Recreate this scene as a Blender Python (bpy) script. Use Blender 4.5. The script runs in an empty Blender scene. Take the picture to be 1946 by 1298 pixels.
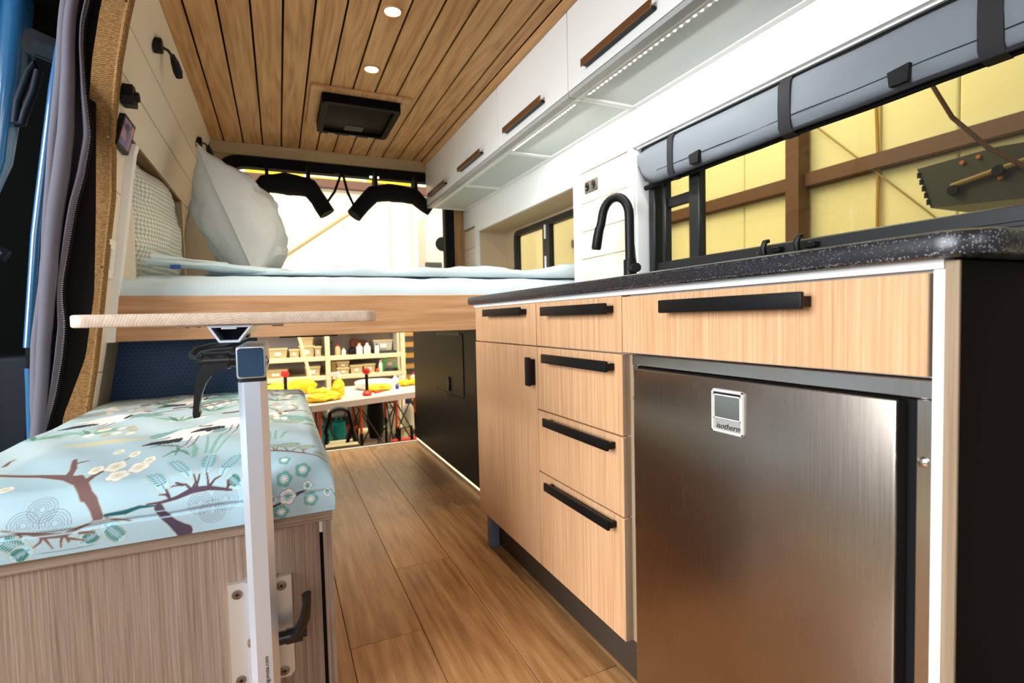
import bpy, bmesh, math, random
import numpy as np
from mathutils import Vector, Matrix, noise
R_ = random.Random(7)
scene = bpy.context.scene
col = scene.collection

# ------------------------------------------------------------------ camera
cam_d = bpy.data.cameras.new('camera'); cam = bpy.data.objects.new('camera', cam_d); col.objects.link(cam)
RX = (0.91003572, -0.41381742, -0.02429262)      # image right
DN = (-0.04067681, -0.03082613, -0.99869672)     # image down
FW = (0.41252925, 0.90983784, -0.04488565)       # view direction
m = Matrix(((RX[0], -DN[0], -FW[0], 0), (RX[1], -DN[1], -FW[1], 0), (RX[2], -DN[2], -FW[2], .82), (0, 0, 0, 1)))
cam.matrix_world = m
cam_d.sensor_width = 36; cam_d.lens = 18.02; cam_d.clip_start = .02
cam_d.dof.use_dof = True; cam_d.dof.focus_distance = 1.15; cam_d.dof.aperture_fstop = 5.0
scene.camera = cam

# ------------------------------------------------------------------ world, lights, exposure
w = bpy.data.worlds.new('world'); scene.world = w; w.use_nodes = True
w.node_tree.nodes['Background'].inputs[0].default_value = (.80, .90, 1, 1)
w.node_tree.nodes['Background'].inputs[1].default_value = .35
scene.view_settings.view_transform = 'Standard'; scene.view_settings.look = 'None'
scene.view_settings.gamma = 1; scene.view_settings.use_curve_mapping = False
scene.view_settings.exposure = 0.35

def area(name, loc, tgt, sx, sy, power, color):
    d = bpy.data.lights.new(name, 'AREA'); d.shape = 'RECTANGLE'; d.size = sx; d.size_y = sy
    d.energy = power; d.color = color
    o = bpy.data.objects.new(name, d); col.objects.link(o); o.location = loc
    o.rotation_euler = (Vector(tgt) - Vector(loc)).to_track_quat('-Z', 'Y').to_euler()
    return o
area('daylight_side_door', (-3.3, 0.05, 1.8), (0.6, 0.95, .7), 2.5, 2.0, 232, (.88, .95, 1))      # big shop door beyond the open sliding door
area('daylight_cab', (-0.6, -2.6, 1.9), (0.3, 1.5, .9), 2.0, 1.4, 26, (.95, .97, 1))             # light through the open cab
area('shop_lamp_rear', (0.8, 4.7, 4.1), (0.8, 5.6, 0), 3.4, 2.2, 185, (1, .93, .80))
area('shop_lamp_side', (3.0, 3.2, 4.2), (3.6, 3.2, 0), 1.4, 6.0, 240, (1, .95, .86))

# ------------------------------------------------------------------ helpers
def lin(c):
    return tuple(((x/255)/12.92 if x/255 <= .04045 else (((x/255)+.055)/1.055)**2.4) for x in c)
MATS = {}
def new_mat(name):
    mt = bpy.data.materials.new(name); mt.use_nodes = True
    return mt, mt.node_tree.nodes, mt.node_tree.links, mt.node_tree.nodes['Principled BSDF']
def flat(name, rgb, rough=.5, metal=0, spec=.5, bump=0, bscale=300, coat=0, var=0, vscale=8, ior=1.5):
    mt, n, l, b = new_mat(name)
    c = lin(rgb)
    b.inputs['Base Color'].default_value = (*c, 1); b.inputs['Roughness'].default_value = rough
    b.inputs['Metallic'].default_value = metal; b.inputs['Specular IOR Level'].default_value = spec
    b.inputs['Coat Weight'].default_value = coat; b.inputs['IOR'].default_value = ior
    if bump or var:
        tc = n.new('ShaderNodeTexCoord'); nz = n.new('ShaderNodeTexNoise'); nz.inputs['Scale'].default_value = bscale
        l.new(tc.outputs['Object'], nz.inputs['Vector'])
        if bump:
            bp = n.new('ShaderNodeBump'); bp.inputs['Strength'].default_value = bump; bp.inputs['Distance'].default_value = .002
            l.new(nz.outputs['Fac'], bp.inputs['Height']); l.new(bp.outputs['Normal'], b.inputs['Normal'])
        if var:
            n2 = n.new('ShaderNodeTexNoise'); n2.inputs['Scale'].default_value = vscale; l.new(tc.outputs['Object'], n2.inputs['Vector'])
            mx = n.new('ShaderNodeMix'); mx.data_type = 'RGBA'
            mx.inputs[6].default_value = (*[x*(1-var) for x in c], 1); mx.inputs[7].default_value = (*[min(1, x*(1+var)) for x in c], 1)
            l.new(n2.outputs['Fac'], mx.inputs[0]); l.new(mx.outputs[2], b.inputs['Base Color'])
    MATS[name] = mt; return mt
def emit(name, rgb, s):
    mt, n, l, b = new_mat(name)
    b.inputs['Base Color'].default_value = (*lin(rgb), 1); b.inputs['Emission Color'].default_value = (*lin(rgb), 1)
    b.inputs['Emission Strength'].default_value = s; MATS[name] = mt; return mt
def wood(name, dark, mid, light, axis='Z', fine=70, stretch=.03, ring=0, ringscale=6, rough=.5, objvar=.0, contrast=1.0, knots=0, cracks=0, spec=.3):
    """grain runs along axis"""
    mt, n, l, b = new_mat(name)
    tc = n.new('ShaderNodeTexCoord'); oi = n.new('ShaderNodeObjectInfo')
    off = n.new('ShaderNodeVectorMath'); off.operation = 'MULTIPLY_ADD'
    cmb = n.new('ShaderNodeCombineXYZ')
    for i in range(3): l.new(oi.outputs['Random'], cmb.inputs[i])
    off.inputs[1].default_value = (13.7, 9.1, 17.3)
    l.new(cmb.outputs[0], off.inputs[0]); l.new(tc.outputs['Object'], off.inputs[2])
    mp = n.new('ShaderNodeMapping'); sc = [1, 1, 1]; sc['XYZ'.index(axis)] = stretch
    mp.inputs['Scale'].default_value = sc; l.new(off.outputs[0], mp.inputs[0])
    n1 = n.new('ShaderNodeTexNoise'); n1.inputs['Scale'].default_value = fine; n1.inputs['Detail'].default_value = 5; n1.inputs['Roughness'].default_value = .65
    l.new(mp.outputs[0], n1.inputs['Vector'])
    fac = n1.outputs['Fac']
    if ring:
        sc2 = [1, 1, 1]; sc2['XYZ'.index(axis)] = .09
        mp2 = n.new('ShaderNodeMapping'); mp2.inputs['Scale'].default_value = sc2; l.new(off.outputs[0], mp2.inputs[0])
        n2 = n.new('ShaderNodeTexNoise'); n2.inputs['Scale'].default_value = ringscale; n2.inputs['Detail'].default_value = 2
        l.new(mp2.outputs[0], n2.inputs['Vector'])
        ma = n.new('ShaderNodeMath'); ma.operation = 'MULTIPLY'; ma.inputs[1].default_value = 13; l.new(n2.outputs['Fac'], ma.inputs[0])
        fr = n.new('ShaderNodeMath'); fr.operation = 'PINGPONG'; fr.inputs[1].default_value = 1; l.new(ma.outputs[0], fr.inputs[0])
        mm = n.new('ShaderNodeMix'); mm.inputs[0].default_value = ring
        l.new(n1.outputs['Fac'], mm.inputs[2]); l.new(fr.outputs[0], mm.inputs[3]); fac = mm.outputs[0]
    cr = n.new('ShaderNodeValToRGB'); e = cr.color_ramp.elements
    e[0].position = .5-.22/contrast; e[1].position = .5+.22/contrast
    e[0].color = (*lin(dark), 1); e[1].color = (*lin(light), 1)
    em = cr.color_ramp.elements.new(.5); em.color = (*lin(mid), 1)
    l.new(fac, cr.inputs[0]); out = cr.outputs[0]
    if knots:
        n3 = n.new('ShaderNodeTexNoise'); n3.inputs['Scale'].default_value = 5; n3.inputs['Detail'].default_value = 4
        mp3 = n.new('ShaderNodeMapping'); s3 = [1, 1, 1]; s3['XYZ'.index(axis)] = .35; mp3.inputs['Scale'].default_value = s3
        l.new(off.outputs[0], mp3.inputs[0]); l.new(mp3.outputs[0], n3.inputs['Vector'])
        r3 = n.new('ShaderNodeValToRGB'); r3.color_ramp.elements[0].position = .55; r3.color_ramp.elements[1].position = .8
        l.new(n3.outputs['Fac'], r3.inputs[0])
        mx = n.new('ShaderNodeMix'); mx.data_type = 'RGBA'; mx.blend_type = 'MULTIPLY'
        mk = n.new('ShaderNodeMath'); mk.operation = 'MULTIPLY'; mk.inputs[1].default_value = knots
        l.new(r3.outputs[0], mk.inputs[0]); l.new(mk.outputs[0], mx.inputs[0]); l.new(out, mx.inputs[6]); mx.inputs[7].default_value = (.30, .20, .12, 1)
        out = mx.outputs[2]
    if cracks:      # pale filled checks that run with the grain
        vo = n.new('ShaderNodeTexNoise'); vo.inputs['Scale'].default_value = 3.2; vo.inputs['Detail'].default_value = 2
        mp4 = n.new('ShaderNodeMapping'); s4 = [1, 1, 1]; s4['XYZ'.index(axis)] = .25; mp4.inputs['Scale'].default_value = s4
        l.new(off.outputs[0], mp4.inputs[0]); l.new(mp4.outputs[0], vo.inputs['Vector'])
        a = n.new('ShaderNodeMath'); a.operation = 'SUBTRACT'; a.inputs[1].default_value = .5; l.new(vo.outputs['Fac'], a.inputs[0])
        a2 = n.new('ShaderNodeMath'); a2.operation = 'ABSOLUTE'; l.new(a.outputs[0], a2.inputs[0])
        r4 = n.new('ShaderNodeValToRGB'); r4.color_ramp.elements[0].position = 0; r4.color_ramp.elements[1].position = .006
        r4.color_ramp.elements[0].color = (1, 1, 1, 1); r4.color_ramp.elements[1].color = (0, 0, 0, 1); l.new(a2.outputs[0], r4.inputs[0])
        nz = n.new('ShaderNodeTexNoise'); nz.inputs['Scale'].default_value = 2.6; l.new(off.outputs[0], nz.inputs['Vector'])
        r5 = n.new('ShaderNodeValToRGB'); r5.color_ramp.elements[0].position = .56; r5.color_ramp.elements[1].position = .6; l.new(nz.outputs['Fac'], r5.inputs[0])
        ml = n.new('ShaderNodeMath'); ml.operation = 'MULTIPLY'; l.new(r4.outputs[0], ml.inputs[0]); l.new(r5.outputs[0], ml.inputs[1])
        ml2 = n.new('ShaderNodeMath'); ml2.operation = 'MULTIPLY'; ml2.inputs[1].default_value = cracks; l.new(ml.outputs[0], ml2.inputs[0])
        mx = n.new('ShaderNodeMix'); mx.data_type = 'RGBA'; l.new(ml2.outputs[0], mx.inputs[0]); l.new(out, mx.inputs[6]); mx.inputs[7].default_value = (*lin((222, 190, 150)), 1)
        out = mx.outputs[2]
    if objvar:
        hs = n.new('ShaderNodeHueSaturation'); mr = n.new('ShaderNodeMapRange'); l.new(oi.outputs['Random'], mr.inputs[0])
        mr.inputs[3].default_value = 1-objvar; mr.inputs[4].default_value = 1+objvar
        l.new(mr.outputs[0], hs.inputs['Value']); l.new(out, hs.inputs['Color']); out = hs.outputs[0]
    l.new(out, b.inputs['Base Color']); b.inputs['Roughness'].default_value = rough; b.inputs['Specular IOR Level'].default_value = spec
    bp = n.new('ShaderNodeBump'); bp.inputs['Strength'].default_value = .12; bp.inputs['Distance'].default_value = .001
    l.new(fac, bp.inputs['Height']); l.new(bp.outputs['Normal'], b.inputs['Normal'])
    MATS[name] = mt; return mt

class MB:
    """collects shapes in world coordinates"""
    def __init__(s): s.v = []; s.f = []; s.sm = []
    def add(s, v, f, smooth=False):
        o = len(s.v); s.v += [tuple(p) for p in v]; s.f += [tuple(i+o for i in q) for q in f]; s.sm += [smooth]*len(f); return s
    def box(s, x0, x1, y0, y1, z0, z1, bev=0, seg=2):
        if bev:
            bm = bmesh.new(); bmesh.ops.create_cube(bm, size=1)
            for v in bm.verts: v.co = ((x0+x1)/2+v.co.x*(x1-x0), (y0+y1)/2+v.co.y*(y1-y0), (z0+z1)/2+v.co.z*(z1-z0))
            bmesh.ops.bevel(bm, geom=list(bm.edges), offset=bev, segments=seg, affect='EDGES', profile=.6)
            bm.verts.index_update()
            s.add([v.co for v in bm.verts], [[v.index for v in f.verts] for f in bm.faces], True); bm.free(); return s
        v = [(x, y, z) for z in (z0, z1) for y in (y0, y1) for x in (x0, x1)]
        return s.add(v, [(0, 2, 3, 1), (4, 5, 7, 6), (0, 1, 5, 4), (2, 6, 7, 3), (0, 4, 6, 2), (1, 3, 7, 5)])
    def prism(s, poly, axis, a, b, smooth=False):
        """poly in the two other axes (cyclic order), extruded along axis from a to b"""
        n = len(poly)
        def P(p, t):
            if axis == 'X': return (t, p[0], p[1])
            if axis == 'Y': return (p[0], t, p[1])
            return (p[0], p[1], t)
        v = [P(p, a) for p in poly]+[P(p, b) for p in poly]
        s.add(v, [tuple(range(n)), tuple(range(2*n-1, n-1, -1))])
        o = len(s.v)-2*n
        s.f += [(o+i, o+n+i, o+n+(i+1) % n, o+(i+1) % n) for i in range(n)]; s.sm += [smooth]*n
        return s
    def tube(s, pts, r, seg=10, cap=True, flatten=None):
        pts = [Vector(p) for p in pts]; rr = r if isinstance(r, (list, tuple)) else [r]*len(pts)
        rings = []; up = None
        for i, p in enumerate(pts):
            t = (pts[min(i+1, len(pts)-1)]-pts[max(i-1, 0)]).normalized()
            if up is None:
                up = Vector((0, 0, 1)) if abs(t.z) < .9 else Vector((1, 0, 0))
            up = (up-t*up.dot(t)).normalized(); sd = t.cross(up)
            ring = []
            for k in range(seg):
                a = 2*math.pi*k/seg; c1, c2 = math.cos(a), math.sin(a)
                if flatten: c2 *= flatten
                ring.append(p+sd*c1*rr[i]+up*c2*rr[i])
            rings.append(ring)
        v = [q for g in rings for q in g]; f = []
        for i in range(len(pts)-1):
            for k in range(seg):
                f.append((i*seg+k, i*seg+(k+1) % seg, (i+1)*seg+(k+1) % seg, (i+1)*seg+k))
        s.add(v, f, True)
        if cap:
            o = len(s.v)-len(v)
            s.f += [tuple(o+k for k in range(seg-1, -1, -1)), tuple(o+(len(pts)-1)*seg+k for k in range(seg))]; s.sm += [False]*2
        return s
    def lathe(s, c, prof, axis='Z', seg=20):
        """prof list of (radius, height) around axis through c"""
        v = []; f = []
        for r, h in prof:
            for k in range(seg):
                a = 2*math.pi*k/seg; p, q = r*math.cos(a), r*math.sin(a)
                v.append({'Z': (c[0]+p, c[1]+q, c[2]+h), 'X': (c[0]+h, c[1]+p, c[2]+q), 'Y': (c[0]+q, c[1]+h, c[2]+p)}[axis])
        for i in range(len(prof)-1):
            for k in range(seg):
                f.append((i*seg+k, i*seg+(k+1) % seg, (i+1)*seg+(k+1) % seg, (i+1)*seg+k))
        s.add(v, f, True); o = len(s.v)-len(v)
        s.f += [tuple(o+k for k in range(seg-1, -1, -1)), tuple(o+(len(prof)-1)*seg+k for k in range(seg))]; s.sm += [False]*2
        return s
    def grid(s, fn, nu, nv, closed=False):
        v = [fn(i/(nu-1), j/(nv-1)) for j in range(nv) for i in range(nu)]
        f = [(j*nu+i, j*nu+i+1, (j+1)*nu+i+1, (j+1)*nu+i) for j in range(nv-1) for i in range(nu-1)]
        return s.add(v, f, True)
    def xf(s, M):
        s.v = [tuple(M @ Vector(p)) for p in s.v]; return s
def arc(cx, cy, r, a0, a1, n=6):
    return [(cx+r*math.cos(math.radians(a0+(a1-a0)*i/n)), cy+r*math.sin(math.radians(a0+(a1-a0)*i/n))) for i in range(n+1)]
def rrect(x0, x1, y0, y1, r, n=5):
    return arc(x1-r, y1-r, r, 0, 90, n)+arc(x0+r, y1-r, r, 90, 180, n)+arc(x0+r, y0+r, r, 180, 270, n)+arc(x1-r, y0+r, r, 270, 360, n)

def mesh_obj(name, mb, mat, parent=None, origin=(0, 0, 0)):
    me = bpy.data.meshes.new(name)
    o0 = Vector(origin)
    me.from_pydata([tuple(Vector(p)-o0) for p in mb.v], [], mb.f); me.update()
    bm = bmesh.new(); bm.from_mesh(me); bmesh.ops.recalc_face_normals(bm, faces=bm.faces); bm.to_mesh(me); bm.free()
    me.polygons.foreach_set('use_smooth', mb.sm)
    if any(mb.sm):
        try: me.set_sharp_from_angle(angle=math.radians(38))
        except Exception: pass
    me.materials.append(MATS[mat] if isinstance(mat, str) else mat)
    o = bpy.data.objects.new(name, me); col.objects.link(o)
    if parent is None: o.location = origin
    else: o.parent = parent
    return o
ORG = {}
def thing(name, label, cat, loc=(0, 0, 0), group=None):
    o = bpy.data.objects.new(name, None); col.objects.link(o); o.location = loc; o.empty_display_size = .05
    o['label'] = label; o['category'] = cat
    if group: o['group'] = group
    ORG[o] = Vector(loc); return o
def part(parent, name, mb, mat, label=None):
    o = mesh_obj(name, mb, mat, parent, ORG[parent]); ORG[o] = ORG[parent]
    if label: o['label'] = label
    return o
def single(name, mb, mat, label, cat, group=None, origin=None):
    if origin is None:
        xs = np.array(mb.v); origin = (float(xs[:, 0].mean()), float(xs[:, 1].mean()), float(xs[:, 2].min()))
    o = mesh_obj(name, mb, mat, None, origin); ORG[o] = Vector(origin)
    o['label'] = label; o['category'] = cat
    if group: o['group'] = group
    return o
def struct(name, mb, mat, label=None):
    o = mesh_obj(name, mb, mat); o['kind'] = 'structure'; ORG[o] = Vector((0, 0, 0))
    if label: o['label'] = label
    return o
def text_part(parent, name, body, size, M, mat, ext=.0004, align='CENTER'):
    cu = bpy.data.curves.new(name, 'FONT'); cu.body = body; cu.size = size; cu.extrude = ext; cu.align_x = align; cu.align_y = 'CENTER'; cu.resolution_u = 3
    if name == 'wordmark': cu.shear = .25
    to = bpy.data.objects.new('tmp', cu); col.objects.link(to)
    bpy.context.view_layer.update()
    me = bpy.data.meshes.new_from_object(to.evaluated_get(bpy.context.evaluated_depsgraph_get()))
    bpy.data.objects.remove(to)
    me.name = name; me.transform(Matrix.Translation(-ORG[parent]) @ M); me.materials.clear(); me.materials.append(MATS[mat])
    o = bpy.data.objects.new(name, me); col.objects.link(o); o.parent = parent; ORG[o] = ORG[parent]; return o

# ------------------------------------------------------------------ materials
flat('white', (240, 240, 238), .42, spec=.4)
flat('white_board', (233, 218, 194), .5, spec=.35, var=.03, vscale=3)
flat('white_gloss', (238, 238, 236), .25)
flat('grey_rail', (168, 170, 168), .4)
flat('black', (13, 13, 14), .42, spec=.4, ior=1.35)
flat('black_matte', (14, 14, 15), .8, spec=.2)
flat('black_gloss', (14, 16, 19), .30)
flat('black_panel', (15, 11, 8), .40, spec=.4, ior=1.22)
flat('end_panel', (9, 7, 6), .5, spec=.3, ior=1.15)
flat('bronze', (134, 92, 58), .42, metal=.7)
flat('groove', (20, 15, 11), .9, spec=.1)
flat('floor_gap', (92, 62, 36), .9, spec=.1)
flat('wall_groove', (150, 138, 118), .9, spec=.1)
flat('aluminium', (222, 229, 240), .34, metal=.75)
flat('aluminium_plate', (214, 210, 204), .42, metal=.75)
flat('screw_steel', (150, 140, 130), .3, metal=1)
flat('chrome', (215, 212, 208), .12, metal=1)
flat('rubber', (24, 26, 28), .6)
flat('end_cap', (16, 62, 94), .45, bump=.5, bscale=900)
flat('van_blue', (40, 92, 134), .16, spec=.6, coat=.5)
flat('navy_trim', (11, 20, 32), .5, ior=1.3)
flat('shell_black', (5, 7, 6), .9, spec=.05)
flat('curtain_grey', (98, 93, 103), .75, spec=.25, bump=.3, bscale=500)
flat('curtain_back', (24, 22, 21), .9, spec=.1)
flat('zip_teeth', (196, 198, 206), .35, metal=.4)
flat('shade_grey', (114, 120, 126), .7, bump=.35, bscale=700, spec=.25)
flat('webbing', (44, 43, 46), .75, bump=.3, bscale=800, spec=.2)
flat('window_frame_black', (22, 24, 26), .42)
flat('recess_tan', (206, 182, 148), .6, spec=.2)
flat('header_fabric', (188, 160, 122), .9, spec=.1, bump=.4, bscale=500)
flat('frosted', (196, 204, 200), .55, spec=.35)
flat('plastic_white', (242, 238, 228), .4)
flat('sheet_blue', (196, 214, 218), .85, spec=.1, bump=.4, bscale=160, var=.05, vscale=40)
flat('pillow_blue', (206, 212, 214), .85, spec=.1, bump=.4, bscale=120, var=.06, vscale=30)
flat('shop_sheet', (250, 240, 220), .8, spec=.1, var=.04, vscale=1.2)
flat('shop_insulation', (236, 226, 186), .75, spec=.15, var=.06, vscale=1.6)
flat('steel_brown', (92, 58, 40), .6)
flat('rope_tan', (206, 184, 142), .8)
flat('wire_tan', (150, 128, 76), .8)
flat('conduit_ochre', (172, 128, 40), .6)
flat('shop_floor', (148, 132, 104), .8, var=.2, vscale=6)
flat('cord_brown', (70, 34, 26), .6)
flat('heater_dark', (52, 50, 44), .5)
flat('lamp_orange', (200, 110, 40), .5)
flat('shelf_cream', (240, 224, 180), .5)
flat('shelf_back', (176, 164, 164), .8, var=.1, vscale=3)
flat('tub_clear', (206, 180, 130), .45)
flat('tub_lid', (226, 204, 152), .45)
flat('label_white', (236, 232, 224), .6)
flat('yellow', (244, 204, 20), .6, var=.1, vscale=20)
flat('orange', (226, 92, 24), .55)
flat('red', (206, 32, 26), .45)
flat('green', (36, 140, 40), .5)
flat('blue', (36, 76, 160), .5)
flat('teal', (40, 196, 206), .6)
flat('magenta', (190, 40, 110), .5)
flat('brown_box', (112, 62, 40), .8)
flat('cardboard', (196, 150, 78), .8)
flat('dark_grey', (58, 56, 54), .7)
flat('table_white', (212, 194, 184), .45)
flat('foam_white', (246, 244, 238), .6)
flat('stool_tread', (188, 172, 130), .7)
flat('cabinet_foot', (96, 110, 124), .5)
flat('kick_dark', (60, 48, 36), .6)
flat('inner_grey', (150, 150, 150), .5)
flat('socket_grey', (96, 90, 84), .5)
flat('vent_black', (12, 11, 10), .45, spec=.3, ior=1.13)
flat('grey_body', (196, 192, 182), .5)
emit('puck_glow', (255, 236, 206), 26)
emit('led_glow', (250, 255, 245), 14)
emit('led_warm', (255, 232, 180), 1.3)
emit('indicator', (255, 255, 255), 3)
wood('oak_front', (180, 132, 92), (206, 158, 116), (220, 178, 138), 'Z', 210, .012, rough=.5, contrast=1.0)
wood('oak_edge', (128, 106, 84), (150, 126, 102), (168, 144, 118), 'Z', 120, .02, rough=.6)
wood('oak_bench', (110, 90, 76), (146, 122, 104), (172, 150, 130), 'Z', 300, .012, rough=.6, contrast=.9)
wood('oak_bench_rail', (108, 90, 76), (146, 124, 104), (170, 150, 130), 'X', 260, .014, rough=.6, contrast=.9)
wood('bed_board', (160, 112, 74), (188, 140, 98), (204, 158, 116), 'X', 60, .05, ring=.16, ringscale=7, rough=.5, knots=.45)
wood('ceiling_board', (156, 110, 64), (186, 140, 90), (202, 158, 108), 'Y', 80, .035, ring=.22, ringscale=11, rough=.48, objvar=.05)
wood('ceiling_trim', (166, 120, 74), (190, 144, 96), (206, 162, 114), 'Y', 60, .03, rough=.45)
wood('floor_plank', (134, 90, 50), (172, 124, 78), (194, 150, 102), 'Y', 60, .06, ring=.13, ringscale=8, rough=.33, objvar=.15, knots=.8, cracks=.8, spec=.45)
wood('table_oak', (206, 176, 150), (226, 202, 178), (238, 218, 198), 'Y', 90, .04, ring=.30, ringscale=30, rough=.5)
wood('pillar_wood', (128, 92, 54), (164, 124, 80), (184, 146, 100), 'Z', 40, .05, rough=.55)
wood('niche_wood', (96, 66, 40), (126, 90, 58), (146, 108, 74), 'Y', 40, .05, rough=.6)

def special():
    # countertop: black with pale flecks
    mt, n, l, b = new_mat('counter_speckle'); tc = n.new('ShaderNodeTexCoord')
    vo = n.new('ShaderNodeTexVoronoi'); vo.inputs['Scale'].default_value = 700; l.new(tc.outputs['Object'], vo.inputs['Vector'])
    sep = n.new('ShaderNodeSeparateColor'); l.new(vo.outputs['Color'], sep.inputs[0])
    gt = n.new('ShaderNodeMath'); gt.operation = 'GREATER_THAN'; gt.inputs[1].default_value = .72; l.new(sep.outputs[0], gt.inputs[0])
    lt = n.new('ShaderNodeMath'); lt.operation = 'LESS_THAN'; lt.inputs[1].default_value = .34; l.new(vo.outputs['Distance'], lt.inputs[0])
    mu = n.new('ShaderNodeMath'); mu.operation = 'MULTIPLY'; l.new(gt.outputs[0], mu.inputs[0]); l.new(lt.outputs[0], mu.inputs[1])
    mx = n.new('ShaderNodeMix'); mx.data_type = 'RGBA'; mx.inputs[6].default_value = (*lin((30, 28, 31)), 1); mx.inputs[7].default_value = (*lin((176, 176, 182)), 1)
    l.new(mu.outputs[0], mx.inputs[0]); l.new(mx.outputs[2], b.inputs['Base Color']); b.inputs['Roughness'].default_value = .3
    MATS['counter'] = mt
    # brushed stainless
    for name, rgb, ro in (('stainless', (168, 154, 142), .24), ('stainless_flange', (200, 194, 188), .2)):
        mt, n, l, b = new_mat(name); tc = n.new('ShaderNodeTexCoord'); mp = n.new('ShaderNodeMapping'); mp.inputs['Scale'].default_value = (1, 1, .01)
        nz = n.new('ShaderNodeTexNoise'); nz.inputs['Scale'].default_value = 900; l.new(tc.outputs['Object'], mp.inputs[0]); l.new(mp.outputs[0], nz.inputs['Vector'])
        mr = n.new('ShaderNodeMapRange'); mr.inputs[3].default_value = ro-.05; mr.inputs[4].default_value = ro+.07; l.new(nz.outputs['Fac'], mr.inputs[0])
        l.new(mr.outputs[0], b.inputs['Roughness']); b.inputs['Metallic'].default_value = 1; b.inputs['Base Color'].default_value = (*lin(rgb), 1)
        MATS[name] = mt
    # gingham pillow
    for name, c1, c2, sc in (('gingham', (236, 232, 214), (166, 176, 174), 60), ('gingham_pale', (203, 218, 222), (197, 213, 218), 110)):
        mt, n, l, b = new_mat(name); tc = n.new('ShaderNodeTexCoord'); sp = n.new('ShaderNodeSeparateXYZ'); l.new(tc.outputs['UV' if False else 'Object'], sp.inputs[0])
        outs = []
        for ax in ((1, 2) if name == 'gingham' else (0, 2)):
            a = n.new('ShaderNodeMath'); a.operation = 'MULTIPLY'; a.inputs[1].default_value = sc*1.0; l.new(sp.outputs[ax], a.inputs[0])
            bq = n.new('ShaderNodeMath'); bq.operation = 'FRACT'; l.new(a.outputs[0], bq.inputs[0])
            g = n.new('ShaderNodeMath'); g.operation = 'GREATER_THAN'; g.inputs[1].default_value = .5; l.new(bq.outputs[0], g.inputs[0]); outs.append(g.outputs[0])
        ad = n.new('ShaderNodeMath'); ad.operation = 'ADD'; l.new(outs[0], ad.inputs[0]); l.new(outs[1], ad.inputs[1])
        hf = n.new('ShaderNodeMath'); hf.operation = 'MULTIPLY'; hf.inputs[1].default_value = .5; l.new(ad.outputs[0], hf.inputs[0])
        mx = n.new('ShaderNodeMix'); mx.data_type = 'RGBA'; mx.inputs[6].default_value = (*lin(c1), 1); mx.inputs[7].default_value = (*lin(c2), 1)
        l.new(hf.outputs[0], mx.inputs[0]); l.new(mx.outputs[2], b.inputs['Base Color']); b.inputs['Roughness'].default_value = .85; b.inputs['Specular IOR Level'].default_value = .1
        MATS[name] = mt
    # burlap
    mt, n, l, b = new_mat('burlap'); tc = n.new('ShaderNodeTexCoord')
    nz = n.new('ShaderNodeTexNoise'); nz.inputs['Scale'].default_value = 120; nz.inputs['Detail'].default_value = 4
    mp = n.new('ShaderNodeMapping'); mp.inputs['Scale'].default_value = (1, 1, 2.2); l.new(tc.outputs['Object'], mp.inputs[0]); l.new(mp.outputs[0], nz.inputs['Vector'])
    wv = n.new('ShaderNodeTexWave'); wv.bands_direction = 'Z'; wv.inputs['Scale'].default_value = 70; wv.inputs['Distortion'].default_value = 2; l.new(tc.outputs['Object'], wv.inputs['Vector'])
    mx0 = n.new('ShaderNodeMix'); mx0.inputs[0].default_value = .35; l.new(nz.outputs['Fac'], mx0.inputs[2]); l.new(wv.outputs['Fac'], mx0.inputs[3])
    cr = n.new('ShaderNodeValToRGB'); cr.color_ramp.elements[0].position = .3; cr.color_ramp.elements[1].position = .75
    cr.color_ramp.elements[0].color = (*lin((98, 68, 36)), 1); cr.color_ramp.elements[1].color = (*lin((178, 136, 88)), 1)
    l.new(mx0.outputs[0], cr.inputs[0]); l.new(cr.outputs[0], b.inputs['Base Color']); b.inputs['Roughness'].default_value = .95; b.inputs['Specular IOR Level'].default_value = .1
    bp = n.new('ShaderNodeBump'); bp.inputs['Strength'].default_value = .7; bp.inputs['Distance'].default_value = .003; l.new(mx0.outputs[0], bp.inputs['Height']); l.new(bp.outputs[0], b.inputs['Normal'])
    MATS['burlap'] = mt
    # honeycomb embossed dark blue panel (pattern too small to pick apart)
    mt, n, l, b = new_mat('hex_panel'); tc = n.new('ShaderNodeTexCoord'); sp = n.new('ShaderNodeSeparateXYZ'); l.new(tc.outputs['Object'], sp.inputs[0])
    def hexd(ox, oz):
        vs = []
        S = .017
        for ax, o, per in ((0, ox, S), (2, oz, S*1.732)):
            a = n.new('ShaderNodeMath'); a.operation = 'ADD'; a.inputs[1].default_value = o+5; l.new(sp.outputs[ax], a.inputs[0])
            q = n.new('ShaderNodeMath'); q.operation = 'MODULO'; q.inputs[1].default_value = per; l.new(a.outputs[0], q.inputs[0])
            c = n.new('ShaderNodeMath'); c.operation = 'SUBTRACT'; c.inputs[1].default_value = per/2; l.new(q.outputs[0], c.inputs[0])
            d = n.new('ShaderNodeMath'); d.operation = 'ABSOLUTE'; l.new(c.outputs[0], d.inputs[0]); vs.append(d.outputs[0])
        a = n.new('ShaderNodeMath'); a.operation = 'MULTIPLY'; a.inputs[1].default_value = .5; l.new(vs[0], a.inputs[0])
        c = n.new('ShaderNodeMath'); c.operation = 'MULTIPLY_ADD'; c.inputs[1].default_value = .866; l.new(vs[1], c.inputs[0]); l.new(a.outputs[0], c.inputs[2])
        mxx = n.new('ShaderNodeMath'); mxx.operation = 'MAXIMUM'; l.new(c.outputs[0], mxx.inputs[0]); l.new(vs[0], mxx.inputs[1]); return mxx.outputs[0]
    h1, h2 = hexd(0, 0), hexd(.0085, .017*.866)
    mn = n.new('ShaderNodeMath'); mn.operation = 'MINIMUM'; l.new(h1, mn.inputs[0]); l.new(h2, mn.inputs[1])
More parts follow.
